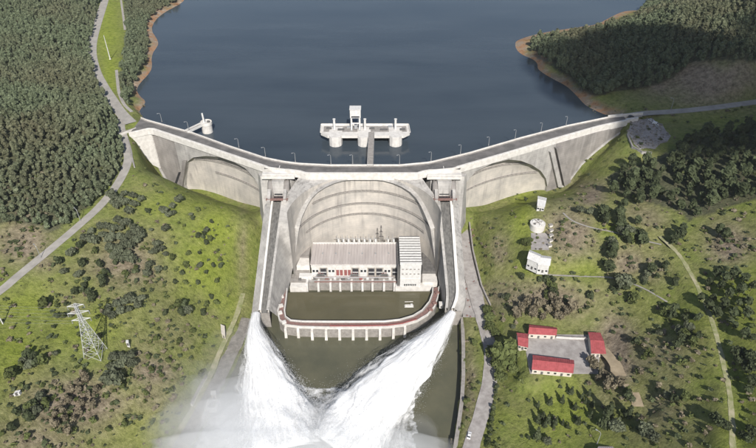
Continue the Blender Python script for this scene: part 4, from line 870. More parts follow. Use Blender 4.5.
AR_ = np.array([1.0, .22, 0]); AR_ /= np.linalg.norm(AR_); ends = []
for k, L in ((.71, 4.4), (.84, 5.0), (.965, 3.8)):
    m_ = b+[0, 0, HP*k-1]; am = MB()
    for q in (-1, 1):
        e = m_+AR_*q*L; ends.append((k, q, e)); am.tube([m_+[0, 0, 1.2], e], .16, 4); am.tube([m_+[0, .5, -.6], e], .14, 4); am.tube([m_+[0, -.5, -.6], e], .14, 4)
    am.build('crossarm', M['pylon'], t)
    for q in (-1, 1): e = m_+AR_*q*L; MB().tube([e, e-[0, 0, 2.2]], .16, 6).build('insulator', M['steel'], t)
dirs = np.array([-.985, .17, 0])
for k, q, e in ends:
    far1 = e+dirs*260+[0, 0, 6]; far2 = e+np.array([.97, .2, 0])*190+[0, 0, 8]
    for nm, f in (('cable', far1), ):
        MB().tube([e+(f-e)*s_+np.array([0, 0, -14*4*s_*(1-s_)-2.2*(1-s_)]) for s_ in np.linspace(0, 1, 20)], .028, 4).build('cable', M['steel'], t)
b2 = ground(3, 324); t2 = thing('utility_post', b2, 'slim white line post at the left edge of the meadow below the road', 'post')
MB().tube([b2, b2+[0, 0, 15]], [.32, .2], 6).build('shaft', M['whitepaint'], t2); MB().box((b2[0], b2[1], b2[2]+13.6), (3.4, .3, .3), .4).build('crossarm', M['whitepaint'], t2)

# ---------------------------------------------------------------- buildings
def gable_house(name, corners, z0, hw_, hr, wallm, roofm, label, group, axis, doors=2):
    """corners: eaves rectangle in plan (a, b, c, d counter-clockwise); the ridge runs along a-b"""
    c = [np.array(q, float)[:2] for q in corners]; ctr = sum(c)/4; t = thing(name, (*ctr, z0), label, 'house', group)
    body = MB().prism([tuple(q) for q in c], z0-1.5, z0+hw_); o = [ctr+(q-ctr)*1.0 for q in c]
    body.build('wall', wallm, t)
    e = [ctr+(q-ctr)*(1+.5/np.linalg.norm(q-ctr)) for q in c]; m1 = (e[1]+e[2])/2; m0 = (e[0]+e[3])/2; rf = MB(); H = z0+hw_; th = .22
    A = lambda q, z: (q[0], q[1], z)
    for z in (0,):
        rf.hexa([A(e[0], H), A(e[1], H), A(m1, H+hr), A(m0, H+hr)], [A(e[0], H+th), A(e[1], H+th), A(m1, H+hr+th), A(m0, H+hr+th)])
        rf.hexa([A(m0, H+hr), A(m1, H+hr), A(e[2], H), A(e[3], H)], [A(m0, H+hr+th), A(m1, H+hr+th), A(e[2], H+th), A(e[3], H+th)])
    roof_ = rf.build('roof', roofm, t)
    MB().tube([A(m0, H+hr+th+.03), A(m1, H+hr+th+.03)], .16, 5).build('ridge_cap', roofm, roof_)
    rl = MB(); nr = int(np.linalg.norm(e[1]-e[0])/1.1)
    for i in range(nr+1):
        s_ = i/nr
        for ee, mm in (((e[0], e[1]), (m0, m1)), ((e[3], e[2]), (m0, m1))):
            p0, p1 = ee[0]+(ee[1]-ee[0])*s_, mm[0]+(mm[1]-mm[0])*s_; rl.tube([A(p0, H+th+.02), A(p1, H+hr+th+.02)], .07, 3, False)
    tag(rl.build('roof_batten', roofm, roof_), kind='stuff')
    for a, b_ in ((c[0], c[1]), (c[2], c[3])): MB().add([A(a, H), A(a, H)], [])
    g = MB().add([A(c[1], H), A(c[2], H), A((c[1]+c[2])/2, H+hr*.97)], [(0, 1, 2)]).add([A(c[3], H), A(c[0], H), A((c[0]+c[3])/2, H+hr*.97)], [(0, 1, 2)]); g.build('gable', wallm, t)
    d = c[1]-c[0]; L = np.linalg.norm(d); d /= L; nn = np.array([d[1], -d[0]]); ang = math.atan2(d[1], d[0])
    k = max(3, int(L/3.2))
    for i in range(k):
        s_ = (i+.5)/k*L; q = c[0]+d*s_+nn*.04
        if i % max(2, k//doors) == 1: MB().box((*q, z0+1.05), (1.2, .12, 2.1), ang).build('door', M['hatch'], t)
        else: MB().box((*q, z0+1.6), (1.3, .12, 1.1), ang).build('window', M['glass'], t)
    return t
def rect_from(px, z):
    return [P(u, v, z)[:2] for u, v in px]
ZY = 21.1
gable_house('red_roof_house', rect_from([(532.5, 369.5), (572.2, 373), (573, 360.5), (533.5, 355.5)], ZY+3.2), ZY, 3.2, 1.7, M['wall'], M['redroof'], 'longest red roofed block along the lower side of the grey yard', 'red roofed houses round the yard', 0)
gable_house('red_roof_house', rect_from([(529, 334), (555.5, 335.2), (556, 328), (530, 325.2)], ZY+3.2), ZY, 3.2, 1.5, M['wall'], M['redroof'], 'red roofed house along the upper side of the grey yard', 'red roofed houses round the yard', 0)
gable_house('red_roof_house', [P(u, v, ZY+3.2)[:2] for u, v in ((591.5, 353), (605.5, 353.4), (600, 333.5), (588.5, 333))], ZY, 3.2, 1.6, M['wall'], M['redroof'], 'red roofed house with its white end wall at the far right of the yard', 'red roofed houses round the yard', 0)
gable_house('red_roof_house', [P(u, v, ZY+3.0)[:2] for u, v in ((518.5, 345), (527.5, 347), (527.5, 334.5), (517, 333.5))], ZY, 3.0, 1.2, M['wall'], M['redroof'], 'smallest red roofed house beside the big tree at the yard corner', 'red roofed houses round the yard', 0)
# white sheds on the right hill
z_ = float(ground(541, 208)[2]); gable_house('white_shed', [P(u, v, z_+3.5)[:2] for u, v in ((537.5, 205.5), (544.5, 207), (546.5, 198.5), (538, 196.5))], z_-.3, 3.8, 1.0, M['whitepaint'], M['whitepaint'], 'small white shed uppermost on the green slope below the right arch', 'white sheds on the right slope', 0)
z_ = 38.4
q = [(527.8, 258.5), (538.5, 263.5), (540.5, 255), (530, 250.5)]
gable_house('white_shed', [P(u, v, z_+3.6)[:2] for u, v in q], z_-3, 6.6, 1.8, M['whitepaint'], M['whitepaint'], 'left half of the double white shed below the small concrete yard', 'white sheds on the right slope', 0)
q = [(538.3, 264.2), (549.5, 265.2), (550.8, 257), (540.8, 255.6)]
gable_house('white_shed', [P(u, v, z_+3.4)[:2] for u, v in q], z_-3, 6.2, 1.6, M['whitepaint'], M['whitepaint'], 'right half of the double white shed below the small concrete yard', 'white sheds on the right slope', 0)
p = ground(537.2, 226.5); t = thing('water_tank', p, 'round pale water tank between the white sheds on the right slope', 'tank')
MB().tube([p-[0, 0, 2], p+[0, 0, 2.4]], 4.9, 24).build('wall', M['white_concrete'], t); MB().tube([p+[0, 0, 2.4], p+[0, 0, 2.9], p+[0, 0, 3.3]], [5.1, 5.0, 2.2], 24).build('lid', M['white_concrete'], t)
for a in (0, pi/2): MB().box((p[0], p[1], p[2]+3.35), (7.5, .5, .4), a+.4).build('lid_beam', M['deck'], t)
for q in range(5): MB().box((p[0]+3.0*cos(q*1.25), p[1]+3.0*sin(q*1.25), p[2]+3.3), (1.1, 1.1, .9)).build('hatch', M['hatch' if q % 2 else 'whitepaint'], t)
for i, (u, v) in enumerate(((550.5, 226.5), (551, 231.5), (551, 236.5), (550.5, 241.5), (549.5, 246.5))):
    p = ground(u, v); t = thing('concrete_block', p, ['uppermost', 'second from the top', 'middle', 'second from the bottom', 'lowest'][i]+' pale block in the column beside the concrete yard', 'block', 'pale blocks beside the concrete yard')
    bevel(MB().box((p[0], p[1], p[2]+.7), (2.4, 2.0, 1.6), .3).build('body', M['white_concrete'], t), .12); MB().box((p[0], p[1], p[2]+1.6), (2.6, 2.2, .25), .3).build('cap', M['deck'], t)
# hut and debris by the river, roofs at the bottom edge
def flat_hut(name, px, z0, h, wallm, roofm, label, group=None):
    c = [np.array(P(u, v, z0+h)[:2]) for u, v in px]; ctr = sum(c)/4; t = thing(name, (*ctr, z0), label, 'hut', group)
    MB().prism([tuple(q) for q in c], z0-1.5, z0+h).build('wall', wallm, t); e = [ctr+(q-ctr)*1.1 for q in c]; MB().prism([tuple(q) for q in e], z0+h+.003, z0+h+.3).build('roof', roofm, t)
    d = c[1]-c[0]; m_ = (c[0]+c[1])/2; MB().box((*m_, z0+1.0), (1.0, .2, 2.0), math.atan2(d[1], d[0])).build('door', M['hatch'], t); return t
flat_hut('river_hut', [(221.5, 333.5), (225, 335.5), (224.5, 326.5), (220.8, 325)], float(ground(223, 331)[2]), 3, M['wall'], M['wall'], 'narrow cream hut beside the river track above the left jet')
flat_hut('river_hut', [(211, 395.5), (216, 395), (215.5, 391), (211, 391.5)], 2.8, 3, M['wall'], M['whitepaint'], 'white topped hut in the spray beside the square frame')
p = P(212.3, 405.5, 3.0); t = thing('settling_basin', p, 'open square concrete basin on the misty left river bank', 'basin')
for q, r, a, b_ in ((0, 1, 6.4, 1.1), (0, -1, 6.4, 1.1), (1, 0, 1.1, 4.2), (-1, 0, 1.1, 4.2)): MB().box((p[0]+q*2.65, p[1]+r*2.65, 2.6), (a, b_, 3.0)).build('side', M['white_concrete'], t)
flat_hut('tiny_hut', [(126, 343), (128.5, 342.8), (128.5, 340.4), (126, 340.6)], float(ground(127, 342)[2]), 2.2, M['whitepaint'], M['whitepaint'], 'tiny white hut alone in the grass right of the pylon')
flat_hut('tiny_hut', [(13.5, 395), (19, 393), (20.5, 390.5), (15.5, 391.5)], float(ground(17, 393)[2]), 1.2, M['whitepaint'], M['whitepaint'], 'low white trough hut on the far left meadow')
gable_house('grey_shed', [P(u, v, 25)[:2] for u, v in ((592, 458), (634, 456), (632, 446.5), (600, 446.5))], 20.5, 4, 1.2, M['wall'], M['roofgrey'], 'long grey roofed shed cut off by the bottom edge', None, 0)
gable_house('white_shed', [P(u, v, 29)[:2] for u, v in ((640, 450), (650, 451), (650, 443.5), (641, 442.5))], 25.3, 3.2, 1.0, M['whitepaint'], M['whitepaint'], 'small white shed at the bottom edge right of the grey shed', 'white sheds on the right slope', 0)
# cars
def car(px, z, ang, m, label, van=False):
    p = P(*px, z); t = thing('parked_van' if van else 'parked_car', (p[0], p[1], z), label, 'van' if van else 'car'); ca, sa = cos(ang), sin(ang)
    def tr(l): return [(p[0]+x*ca-y*sa, p[1]+x*sa+y*ca, z+h) for x, y, h in l]
    L, W = (2.6, 1.0) if van else (2.15, .88); prof = [(-L, .3), (-L, .85), (-L*.85, 1.0 if not van else 2.1), (L*.35, 1.05 if not van else 2.1), (L*.62, 1.0), (L, .75), (L, .3)]
    MB().grid([tr([(x, s_*W, h) for x, h in prof]) for s_ in (-1, 1)]).add(tr([(x, -W, h) for x, h in prof]), [tuple(range(7))]).add(tr([(x, W, h) for x, h in prof]), [tuple(range(7))[::-1]]).build('body', m, t)
    cb = [(-L*.8, .98), (-L*.55, 1.48), (L*.12, 1.48), (L*.45, .98)]
    if not van:
        MB().grid([tr([(x, s_*W*.86, h) for x, h in cb]) for s_ in (-1, 1)]).add(tr([(x, -W*.86, h) for x, h in cb]), [(0, 1, 2, 3)]).add(tr([(x, W*.86, h) for x, h in cb]), [(3, 2, 1, 0)]).build('windows', M['glass'], t)
        MB().hexa(tr([(-L*.54, -W*.84, 1.485), (L*.11, -W*.84, 1.485), (L*.11, W*.84, 1.485), (-L*.54, W*.84, 1.485)]), tr([(-L*.5, -W*.8, 1.54), (L*.08, -W*.8, 1.54), (L*.08, W*.8, 1.54), (-L*.5, W*.8, 1.54)])).build('roof', m, t)
    else: MB().hexa(tr([(L*.4, -W*.9, 1.1), (L*.62, -W*.9, 1.02), (L*.62, W*.9, 1.02), (L*.4, W*.9, 1.1)]), tr([(L*.36, -W*.85, 1.95), (L*.4, -W*.85, 1.95), (L*.4, W*.85, 1.95), (L*.36, W*.85, 1.95)])).build('windscreen', M['glass'], t)
    for x in (-L*.62, L*.6):
        for s_ in (-1, 1): MB().tube(tr([(x, s_*(W-.2), .33), (x, s_*(W+.02), .33)]), .33, 10).build('wheel', M['rubber'], t)
zr = lambda u, v: float(ground(u, v)[2])+.2
car((469.2, 436), zr(469, 436), 1.25, M['carwhite'], 'white car parked low on the riverside road')
car((631, 117.0), 65.1, .2, M['cardark'], 'dark car on the crest road by the right abutment')
car((655.5, 124.5), 63.2, -.75, M['carwhite'], 'white van on the gravel platform by the right abutment', True)
car((651, 121), 63.2, -.75, M['carwhite'], 'white car beside the white van on the gravel platform')
# retaining walls, hedge line walls, fences
def wall_thing(name, px, z, h, th, m, label):
    pts = [P(u, v, q) for (u, v), q in zip(px, z)]; a = [p[:2] for p in pts]; b_ = []
    for i, p in enumerate(pts):
        d = pts[min(i+1, len(pts)-1)]-pts[max(i-1, 0)]; nn = np.array([-d[1], d[0]])/np.hypot(d[0], d[1])*th; b_.append(p[:2]+nn)
    t = thing(name, pts[0], label, 'wall'); MB().wallstrip(a, b_, [q-h for q in z], z).build('body', m, t)
    bb = [q+(q-p)*.15 for p, q in zip(a, b_)]; aa = [p-(q-p)*.15 for p, q in zip(a, b_)]; MB().wallstrip(aa, bb, [q+.003 for q in z], [q+.2 for q in z]).build('coping', M['deck'], t); return t
wall_thing('river_wall', [(461, 316), (462, 345), (462, 375), (460.5, 400), (457, 425), (453.5, 448), (448, 480)], [6.3]*7, 10, 1.6, M['wing_concrete'], 'long dark retaining wall along the right bank of the tailwater')
wall_thing('retaining_wall', [(127, 138), (130, 152), (133.8, 167)], [63.5, 62, 60.5], 9, .8, M['concrete'], 'pale retaining wall stepping down beside the left downhill road')
wall_thing('retaining_wall', [(469, 222), (472.5, 250), (481, 285), (490, 305)], [20, 17, 13, 11], 6, .7, M['wing_concrete'], 'dark wall between the paved apron and the right grass slope')
wall_thing('yard_wall', [(556.5, 336.5), (572, 337.5), (588, 338)], [22.6]*3, 2.2, .5, M['white_concrete'], 'low pale wall along the upper edge of the yard')
wall_thing('platform_wall', [(627, 134), (632, 146), (642, 151.5), (652, 152.5)], [63.9]*4, 7, .8, M['concrete'], 'curved pale wall along the lower edge of the gravel platform')
wall_thing('platform_wall', [(650, 118.5), (655, 123), (660, 129)], [64.3]*3, 2, .5, M['white_concrete'], 'short white barrier wall at the right of the gravel platform')
wall_thing('road_wall', [(119, 133.5), (126, 131), (136, 127.5)], [65.6]*3, 3, .5, M['white_concrete'], 'short white wall at the road junction by the left end')
wall_thing('bank_wall', [(192, 404), (201, 386), (207, 376)], [5.5]*3, 6, 1.0, M['white_concrete'], 'pale sloping wall on the left river bank in the mist')

# loose rubble on the gravel platform and clutter along the apron
rub = MB()
for poly_, z_, n_ in ((rockyard_poly, 63.1, 330),):
    xs__, ys__ = [p[0] for p in poly_], [p[1] for p in poly_]
    for _ in range(n_):
        x, y = RNG.uniform(min(xs__), max(xs__)), RNG.uniform(min(ys__), max(ys__))
        if inpoly(np.array([x]), np.array([y]), poly_)[0]: s_ = RNG.uniform(.4, 1.7)*RNG.uniform(.5, 1); rub.box((x, y, z_+s_*.3), (s_*RNG.uniform(.7, 1.6), s_, s_*.8), RNG.uniform(0, 3), .6)
tag(rub.build('rubble', M['rock']), 'loose rubble on the gravel platform', kind='stuff')
cl_ = MB()
for _ in range(70):
    u, v = RNG.uniform(456, 474), RNG.uniform(228, 318)
    p = ground(u, v); s_ = RNG.uniform(.3, 1.0); cl_.box((p[0], p[1], p[2]+s_*.4), (s_*RNG.uniform(.6, 2.2), s_, s_), RNG.uniform(0, 3), .8)
tag(cl_.build('rubble', M['rust']), 'brown debris on the paved apron', kind='stuff')
# ---------------------------------------------------------------- trees
def crown(kind, seed, nq, core=True):
    r = np.random.default_rng(seed); V = []; Q = []
    if kind == 'round': lobes = [(0, 0, .55, .32, .36)]+[(.28*cos(a)*r.uniform(.6, 1.3), .28*sin(a)*r.uniform(.6, 1.3), r.uniform(.3, .85), r.uniform(.14, .28), r.uniform(.14, .24)) for a in np.arange(5)*1.257+r.uniform(0, 1)]
    elif kind == 'tall': lobes = [(0, 0, .55, .17, .36), (0, 0, .8, .10, .2)]+[(.10*cos(a), .10*sin(a), r.uniform(.38, .78), .11, .15) for a in np.arange(4)*1.6+r.uniform(0, 1)]
    elif kind == 'cone': lobes = [(0, 0, .22, .26, .14), (0, 0, .38, .21, .16), (0, 0, .55, .155, .16), (0, 0, .72, .10, .16), (0, 0, .88, .05, .12)]
    elif kind == 'broad': lobes = [(0, 0, .60, .42, .30)]+[(.36*cos(a), .36*sin(a), r.uniform(.42, .74), r.uniform(.2, .3), .2) for a in np.arange(7)*.9+r.uniform(0, 1)]
    else: lobes = [(0, 0, .55, .36, .36)]+[(.22*cos(a), .22*sin(a), r.uniform(.4, .8), .2, .2) for a in np.arange(5)*1.257]
    wts = np.array([l[3]*l[4] for l in lobes]); wts /= wts.sum(); li = r.choice(len(lobes), nq, p=wts); L = np.array(lobes)[li]
    d = r.normal(size=(nq, 3)); d /= np.linalg.norm(d, axis=1)[:, None]; d[:, 2] = np.where(d[:, 2] < -.55, -d[:, 2], d[:, 2])
    rad = r.uniform(.72, 1.12, nq)[:, None]
    c = L[:, :3]+d*rad*np.stack([L[:, 3], L[:, 3], L[:, 4]], 1)
    nrm = d+r.normal(scale=.55, size=(nq, 3)); nrm /= np.linalg.norm(nrm, axis=1)[:, None]
    t = np.cross(nrm, r.normal(size=(nq, 3))); t /= np.linalg.norm(t, axis=1)[:, None]; b = np.cross(nrm, t)
    s = {'round': .105, 'tall': .062, 'cone': .06, 'broad': .085}.get(kind, .05)*r.uniform(.6, 1.45, nq)[:, None]*(220/nq)**.35
    for a, e in ((-1, -.7), (1, -.9), (.8, 1), (-.9, .8)): V.append(c+t*s*a+b*s*e)
    V = np.stack(V, 1).reshape(-1, 3); Q = np.arange(nq*4).reshape(-1, 4)
    if core:
        cv, cq = [], []
        for lb in lobes[:3 if kind != 'cone' else 5]:
            o = len(V)+len(cv); k = .8
            for i in range(5):
                ph_ = pi*(i+.35)/5.7
                for j in range(6): a = 2*pi*j/6+i*.5; cv.append((lb[0]+lb[3]*k*sin(ph_)*cos(a)*r.uniform(.85, 1.1), lb[1]+lb[3]*k*sin(ph_)*sin(a)*r.uniform(.85, 1.1), lb[2]+lb[4]*k*cos(ph_)))
            for i in range(4):
                for j in range(6): cq.append((o+i*6+j, o+(i+1)*6+j, o+(i+1)*6+(j+1) % 6, o+i*6+(j+1) % 6))
        V = np.vstack([V, np.array(cv)]); Q = np.vstack([Q, np.array(cq)])
    return V, Q
def trunk(kind, seed):
    r = np.random.default_rng(seed); mb = MB(); h = .75 if kind != 'round' else .6; w_ = .022 if kind in ('tall', 'cone') else .035
    mb.tube([(0, 0, -.06), (r.uniform(-.01, .01), r.uniform(-.01, .01), h*.5), (r.uniform(-.02, .02), 0, h)], [w_, w_*.7, w_*.3], 5)
    for a in np.arange(4)*1.57+r.uniform(0, 1):
        z = r.uniform(.25, .5)*h*1.2; k = .24 if kind in ('round', 'broad', 'bare') else .10
        mb.tube([(0, 0, z), (k*.6*cos(a), k*.6*sin(a), z+.14), (k*cos(a), k*sin(a), z+.24)], [w_*.5, w_*.35, w_*.15], 4, False)
    if kind == 'bare':
        for _ in range(70):
            a = r.uniform(0, 2*pi); z = r.uniform(.2, .6); k = r.uniform(.2, .42); mb.tube([(.05*cos(a), .05*sin(a), z), (k*cos(a+.3), k*sin(a+.3), z+r.uniform(.1, .4))], [.012, .004], 3, False)
    return mb
LIB = {}
def template(key, kind, leaf, nv=3, nq=220):
    L = []
    for i in range(nv):
        V, Q = crown(kind, hash_(key)+i*17, nq); cm = fastmesh('crown', V, Q, M[leaf]); tmh = trunk(kind, hash_(key)+i).mesh('trunk', M['bark']); L.append((cm, tmh, V, Q))
    LIB[key] = L
def hash_(s): return sum(ord(c)*(i+3) for i, c in enumerate(s)) % 9973
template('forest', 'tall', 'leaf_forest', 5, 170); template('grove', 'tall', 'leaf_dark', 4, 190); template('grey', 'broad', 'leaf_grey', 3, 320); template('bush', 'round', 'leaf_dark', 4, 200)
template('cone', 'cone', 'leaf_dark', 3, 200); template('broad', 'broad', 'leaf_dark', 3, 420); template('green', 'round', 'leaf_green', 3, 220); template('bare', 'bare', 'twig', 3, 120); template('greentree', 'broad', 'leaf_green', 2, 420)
# crowns shade themselves: widths below are crown radius / height in the unit models
RADK = {'forest': .22, 'grove': .22, 'grey': .6, 'bush': .5, 'cone': .26, 'broad': .6, 'green': .5, 'bare': .42, 'greentree': .6}
def plant(key, name, x, y, z, h, wk, label, cat, group):
    cm, tmh, _, _ = LIB[key][RNG.integers(len(LIB[key]))]
    t = bpy.data.objects.new(name, None); COL.objects.link(t); t.location = (x, y, z); t.scale = (h*wk, h*wk, h); t.rotation_euler = (RNG.uniform(-.05, .05), RNG.uniform(-.05, .05), RNG.uniform(0, 6.28)); tag(t, label, cat, group)
    for nm, me in (('trunk', tmh), ('crown', cm)): o = bpy.data.objects.new(nm, me); COL.objects.link(o); o.parent = t
    return t
def mass(name, items, key, leaf, label, core=True, nq=90):
    tm_ = []; 
    for i in range(4): tm_.append(crown({'forest': 'tall', 'grove': 'tall', 'scrub': 'round'}.get(key, 'round'), 500+i, nq, core))
    Vs, Qs, o = [], [], 0
    for (x, y, z, h, wk) in items:
        V, Q = tm_[RNG.integers(4)]; a = RNG.uniform(0, 6.28); ca, sa = cos(a), sin(a)
        W = np.stack([(V[:, 0]*ca-V[:, 1]*sa)*h*wk+x, (V[:, 0]*sa+V[:, 1]*ca)*h*wk+y, V[:, 2]*h+z], 1); Vs.append(W); Qs.append(Q+o); o += len(V)
    if not Vs: return
    me = fastmesh(name, np.vstack(Vs), np.vstack(Qs), M[leaf]); tag(link(name, me), label, kind='stuff')
def scatter(poly, sp, seed, hmin, hmax, wk, key_noise=True, prob=None):
    r = np.random.default_rng(seed); out = []
    gx, gy = np.meshgrid(np.arange(-720, 720, sp), np.arange(-330, 900, sp)); gx = gx+r.uniform(-.42, .42, gx.shape)*sp; gy = gy+r.uniform(-.42, .42, gy.shape)*sp
    gz = hgt(gx, gy); inside = (gx > GX[0]) & (gx < GX[-1]) & (gy < GY[-1]); u, v, d = proj(gx, gy, gz+2); m = inside & (d > 50) & inpoly(u, v, poly)
    if prob is not None: m &= r.uniform(size=gx.shape) < prob(u, v, gx, gy)
    big = fbm(gx/45, gy/45, 0, 3, seed)
    for x, y, z, dd, uu, vv, bg_ in zip(gx[m], gy[m], gz[m], d[m], u[m], v[m], big[m]):
        if ZL-.5 < z+.0 < ZL+.9 and y > 60: continue
        out.append((x, y, z, (hmin+(hmax-hmin)*r.uniform()**1.3)*(.75+.5*bg_), wk*r.uniform(.8, 1.2), dd, uu, vv))
    return out
fl = scatter(FOREST_L, 3.4, 1, 4.5, 9, .95, prob=lambda u, v, x, y: np.where((((u-20)/30)**2+((v-242)/17)**2) < 1, 0, .97))
fm = scatter(FOREST_M, 3.8, 2, 5, 9, 1.0)
fr = scatter(FOREST_R, 4.8, 3, 7, 12.5, 1.0, prob=lambda u, v, x, y: np.where((v > 62) & (u > 690), .28, .95))
fs = scatter(FOREST_S, 7.0, 4, 8, 14, 1.1, prob=lambda u, v, x, y: .85)
vis = lambda t: -5 < t[6] < 761 and -8 < t[7] < 456
allf = [(t, 'left') for t in fl]+[(t, 'strip') for t in fm]+[(t, 'right') for t in fr]
allf.sort(key=lambda k: (not vis(k[0]), k[0][5]/k[0][3]))
LAB = {'left': ('grey-green tree of the dense forest on the left bank above the downhill road', 'trees of the left bank forest'), 'strip': ('green tree in the wooded strip between the grass strip and the reservoir', 'trees of the reservoir strip'), 'right': ('tree of the wooded peninsula on the right shore of the reservoir', 'trees of the right peninsula')}
for t, a in allf[:300]: plant('forest', 'forest_tree', t[0], t[1], t[2], t[3], t[4], LAB[a][0], 'tree', LAB[a][1])
rest = {'left': [], 'strip': [], 'right': []}
for t, a in allf[300:]: rest[a].append(t[:5])
mass('left_bank_woods', rest['left'], 'forest', 'leaf_forest', 'dense grey-green forest covering the left bank')
mass('shore_woods', rest['strip'], 'forest', 'leaf_forest', 'wooded strip along the left shore of the reservoir')
mass('peninsula_woods', rest['right'], 'forest', 'leaf_forest', 'dark forest covering the peninsula on the right')
fs.sort(key=lambda t: (not vis(t), t[5]/t[3]))
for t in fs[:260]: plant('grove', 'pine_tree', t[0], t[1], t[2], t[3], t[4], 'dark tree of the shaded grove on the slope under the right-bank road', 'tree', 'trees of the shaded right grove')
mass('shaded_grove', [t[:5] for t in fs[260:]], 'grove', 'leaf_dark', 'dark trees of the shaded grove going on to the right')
# far woods outside the picture's edges
far_items = []
for _ in range(2600):
    x, y = RNG.uniform(-900, 900), RNG.uniform(-260, 1500); z = None
    u, v, d = proj(x, y, 70.0)
    if d > 20 and -170 < u < 910 and -70 < v < 520: continue
    zz = float(hgt(x, y)) if (GX[0] < x < GX[-1] and GY[0] < y < GY[-1]) else float(height(np.array([x]), np.array([y]))[0])
    if zz > ZL+2 or (zz > 12 and y < 0): far_items.append((x, y, zz, RNG.uniform(8, 13), 1.2))
mass('outlying_woods', far_items, 'forest', 'leaf_forest', 'scattered woods on the hills around', nq=60)

# trees and bushes one by one, each cluster in its own words
def cluster(z, pts, key, name, size, label, group, cat='tree', jit=.25, wk=.78, labels=None):
    size *= .80
    ox, oy, k = z
    for i, q in enumerate(pts):
        u, v = ox+q[0]/k, oy+q[1]/k; rpx = (q[2]*.9 if len(q) > 2 else size)/k*RNG.uniform(1-jit, 1+jit)
        g = ground(u, v); d = proj(*g)[2]; R = rpx*d/F; h = R/(RADK[key]*wk); g = ground(u, v, h*.5)
        if g[2] < 1.0: continue
        kk = ('green' if RNG.uniform() < .22 else 'grey' if RNG.uniform() < .2 else key) if key == 'bush' and labels is None else key
        plant(kk, name, g[0], g[1], g[2]-.1, h, wk, (labels[i] if labels else label), cat, None if labels else group)
Z1, Z2, Z4, Z5, Z7, Z6 = (0, 180, 2.907), (0, 300, 2.907), (460, 180, 3.735), (450, 290, 2.835), (590, 270, 2.52), (590, 110, 2.57)
cluster(Z1, [(265, 150), (290, 135), (245, 170), (270, 175), (340, 115), (350, 140), (330, 140), (345, 165), (360, 180), (375, 160), (400, 150), (385, 135), (365, 125), (320, 170), (350, 195), (370, 215), (380, 230), (345, 210), (300, 160), (310, 135), (320, 195), (395, 175), (355, 230), (410, 165), (375, 190), (330, 220)], 'grey', 'grove_tree', 17, 'grey-green tree of the grove in the middle of the left slope', 'trees of the left slope grove')
cluster(Z1, [(390, 70), (375, 90), (410, 55), (350, 60), (330, 50), (320, 40), (360, 40), (340, 75), (365, 65), (385, 45), (325, 65)], 'grey', 'grove_tree', 15, 'tree in the dark clump beside the left road below the dam end', 'trees beside the left road')
cluster(Z1, [(205, 210), (230, 190), (170, 235), (185, 265), (275, 205), (320, 205), (335, 240), (240, 240), (225, 275), (250, 290), (215, 325), (240, 320), (270, 335), (295, 285), (300, 300), (290, 245), (265, 345), (245, 305), (255, 325), (305, 265)], 'bush', 'round_tree', 13, 'dark round tree on the brown part of the left slope under the road', 'round trees on the brown left slope')
cluster(Z1, [(480, 90), (500, 75), (490, 100), (520, 55), (480, 140), (455, 185), (470, 200), (440, 210), (480, 215), (430, 255), (425, 270), (470, 85), (505, 95), (450, 205), (465, 185), (435, 245)], 'grey', 'slope_tree', 13, 'grey tree of the loose line on the bright green left slope', 'grey trees on the bright left slope')
cluster(Z1, [(555, 100), (575, 85), (595, 155), (590, 165), (600, 180), (560, 110), (545, 215), (580, 212), (540, 245), (580, 248), (530, 270), (508, 297), (540, 297), (575, 297), (600, 268), (640, 230), (620, 248), (640, 250), (630, 293), (615, 340), (600, 360), (630, 355), (590, 385), (460, 258), (480, 258), (500, 225), (615, 120), (430, 90), (440, 145), (415, 320), (440, 320), (395, 295), (478, 388), (500, 370), (395, 255), (400, 265), (600, 145), (575, 160), (610, 170), (550, 210), (365, 270)], 'bush', 'bush', 9, 'small dark bush on the bright green slope below the left arch', 'bushes on the bright left slope', 'bush')
cluster(Z1, [(315, 370), (340, 360), (360, 355), (385, 350), (410, 345), (400, 365), (375, 375), (350, 380), (325, 395), (375, 340), (310, 385)], 'grey', 'slope_tree', 15, 'tree of the clump up the slope from the pylon', 'trees up the slope from the pylon')
cluster(Z1, [(530, 365), (545, 380), (530, 385), (520, 360)], 'bush', 'bush', 14, 'dark bush of the large lone cluster on the lower left slope', 'lone bush cluster on the left slope', 'bush')
cluster(Z1, [(130, 355, 14), (185, 395), (165, 365), (190, 360), (165, 395), (205, 395), (120, 350)], 'bush', 'bush', 8, 'dark bush in the meadow behind the pylon', 'bushes behind the pylon', 'bush')
cluster(Z2, [(125, 8, 15), (160, 45), (180, 45), (155, 78), (290, 105, 14), (160, 155), (215, 175), (150, 205), (75, 255)], 'bush', 'bush', 8, 'dark bush on the open meadow around the pylon', 'bushes around the pylon', 'bush')
cluster(Z2, [(65, 175), (85, 190), (95, 165), (75, 160), (100, 185), (60, 190), (30, 215, 17), (25, 205), (120, 175)], 'bush', 'bush', 14, 'dark bush of the clump at the left edge of the lower meadow', 'bushes at the left edge', 'bush')
cluster(Z2, [(115, 280), (130, 300), (85, 310), (50, 325), (105, 320), (85, 340), (35, 370), (80, 395), (70, 320), (100, 300)], 'bush', 'bush', 15, 'dark bush of the brown thicket in the lower left corner', 'bushes of the lower left thicket', 'bush')
cluster(Z2, [(330, 165), (350, 160), (375, 165), (385, 185), (345, 190), (320, 195), (355, 180)], 'grey', 'grove_tree', 18, 'grey tree of the clump below the pylon towards the river', 'grey trees below the pylon')
cluster(Z2, [(325, 230)], 'grey', 'grey_tree', 30, '', None, labels=['largest grey tree standing alone at the lower left, below the clump'])
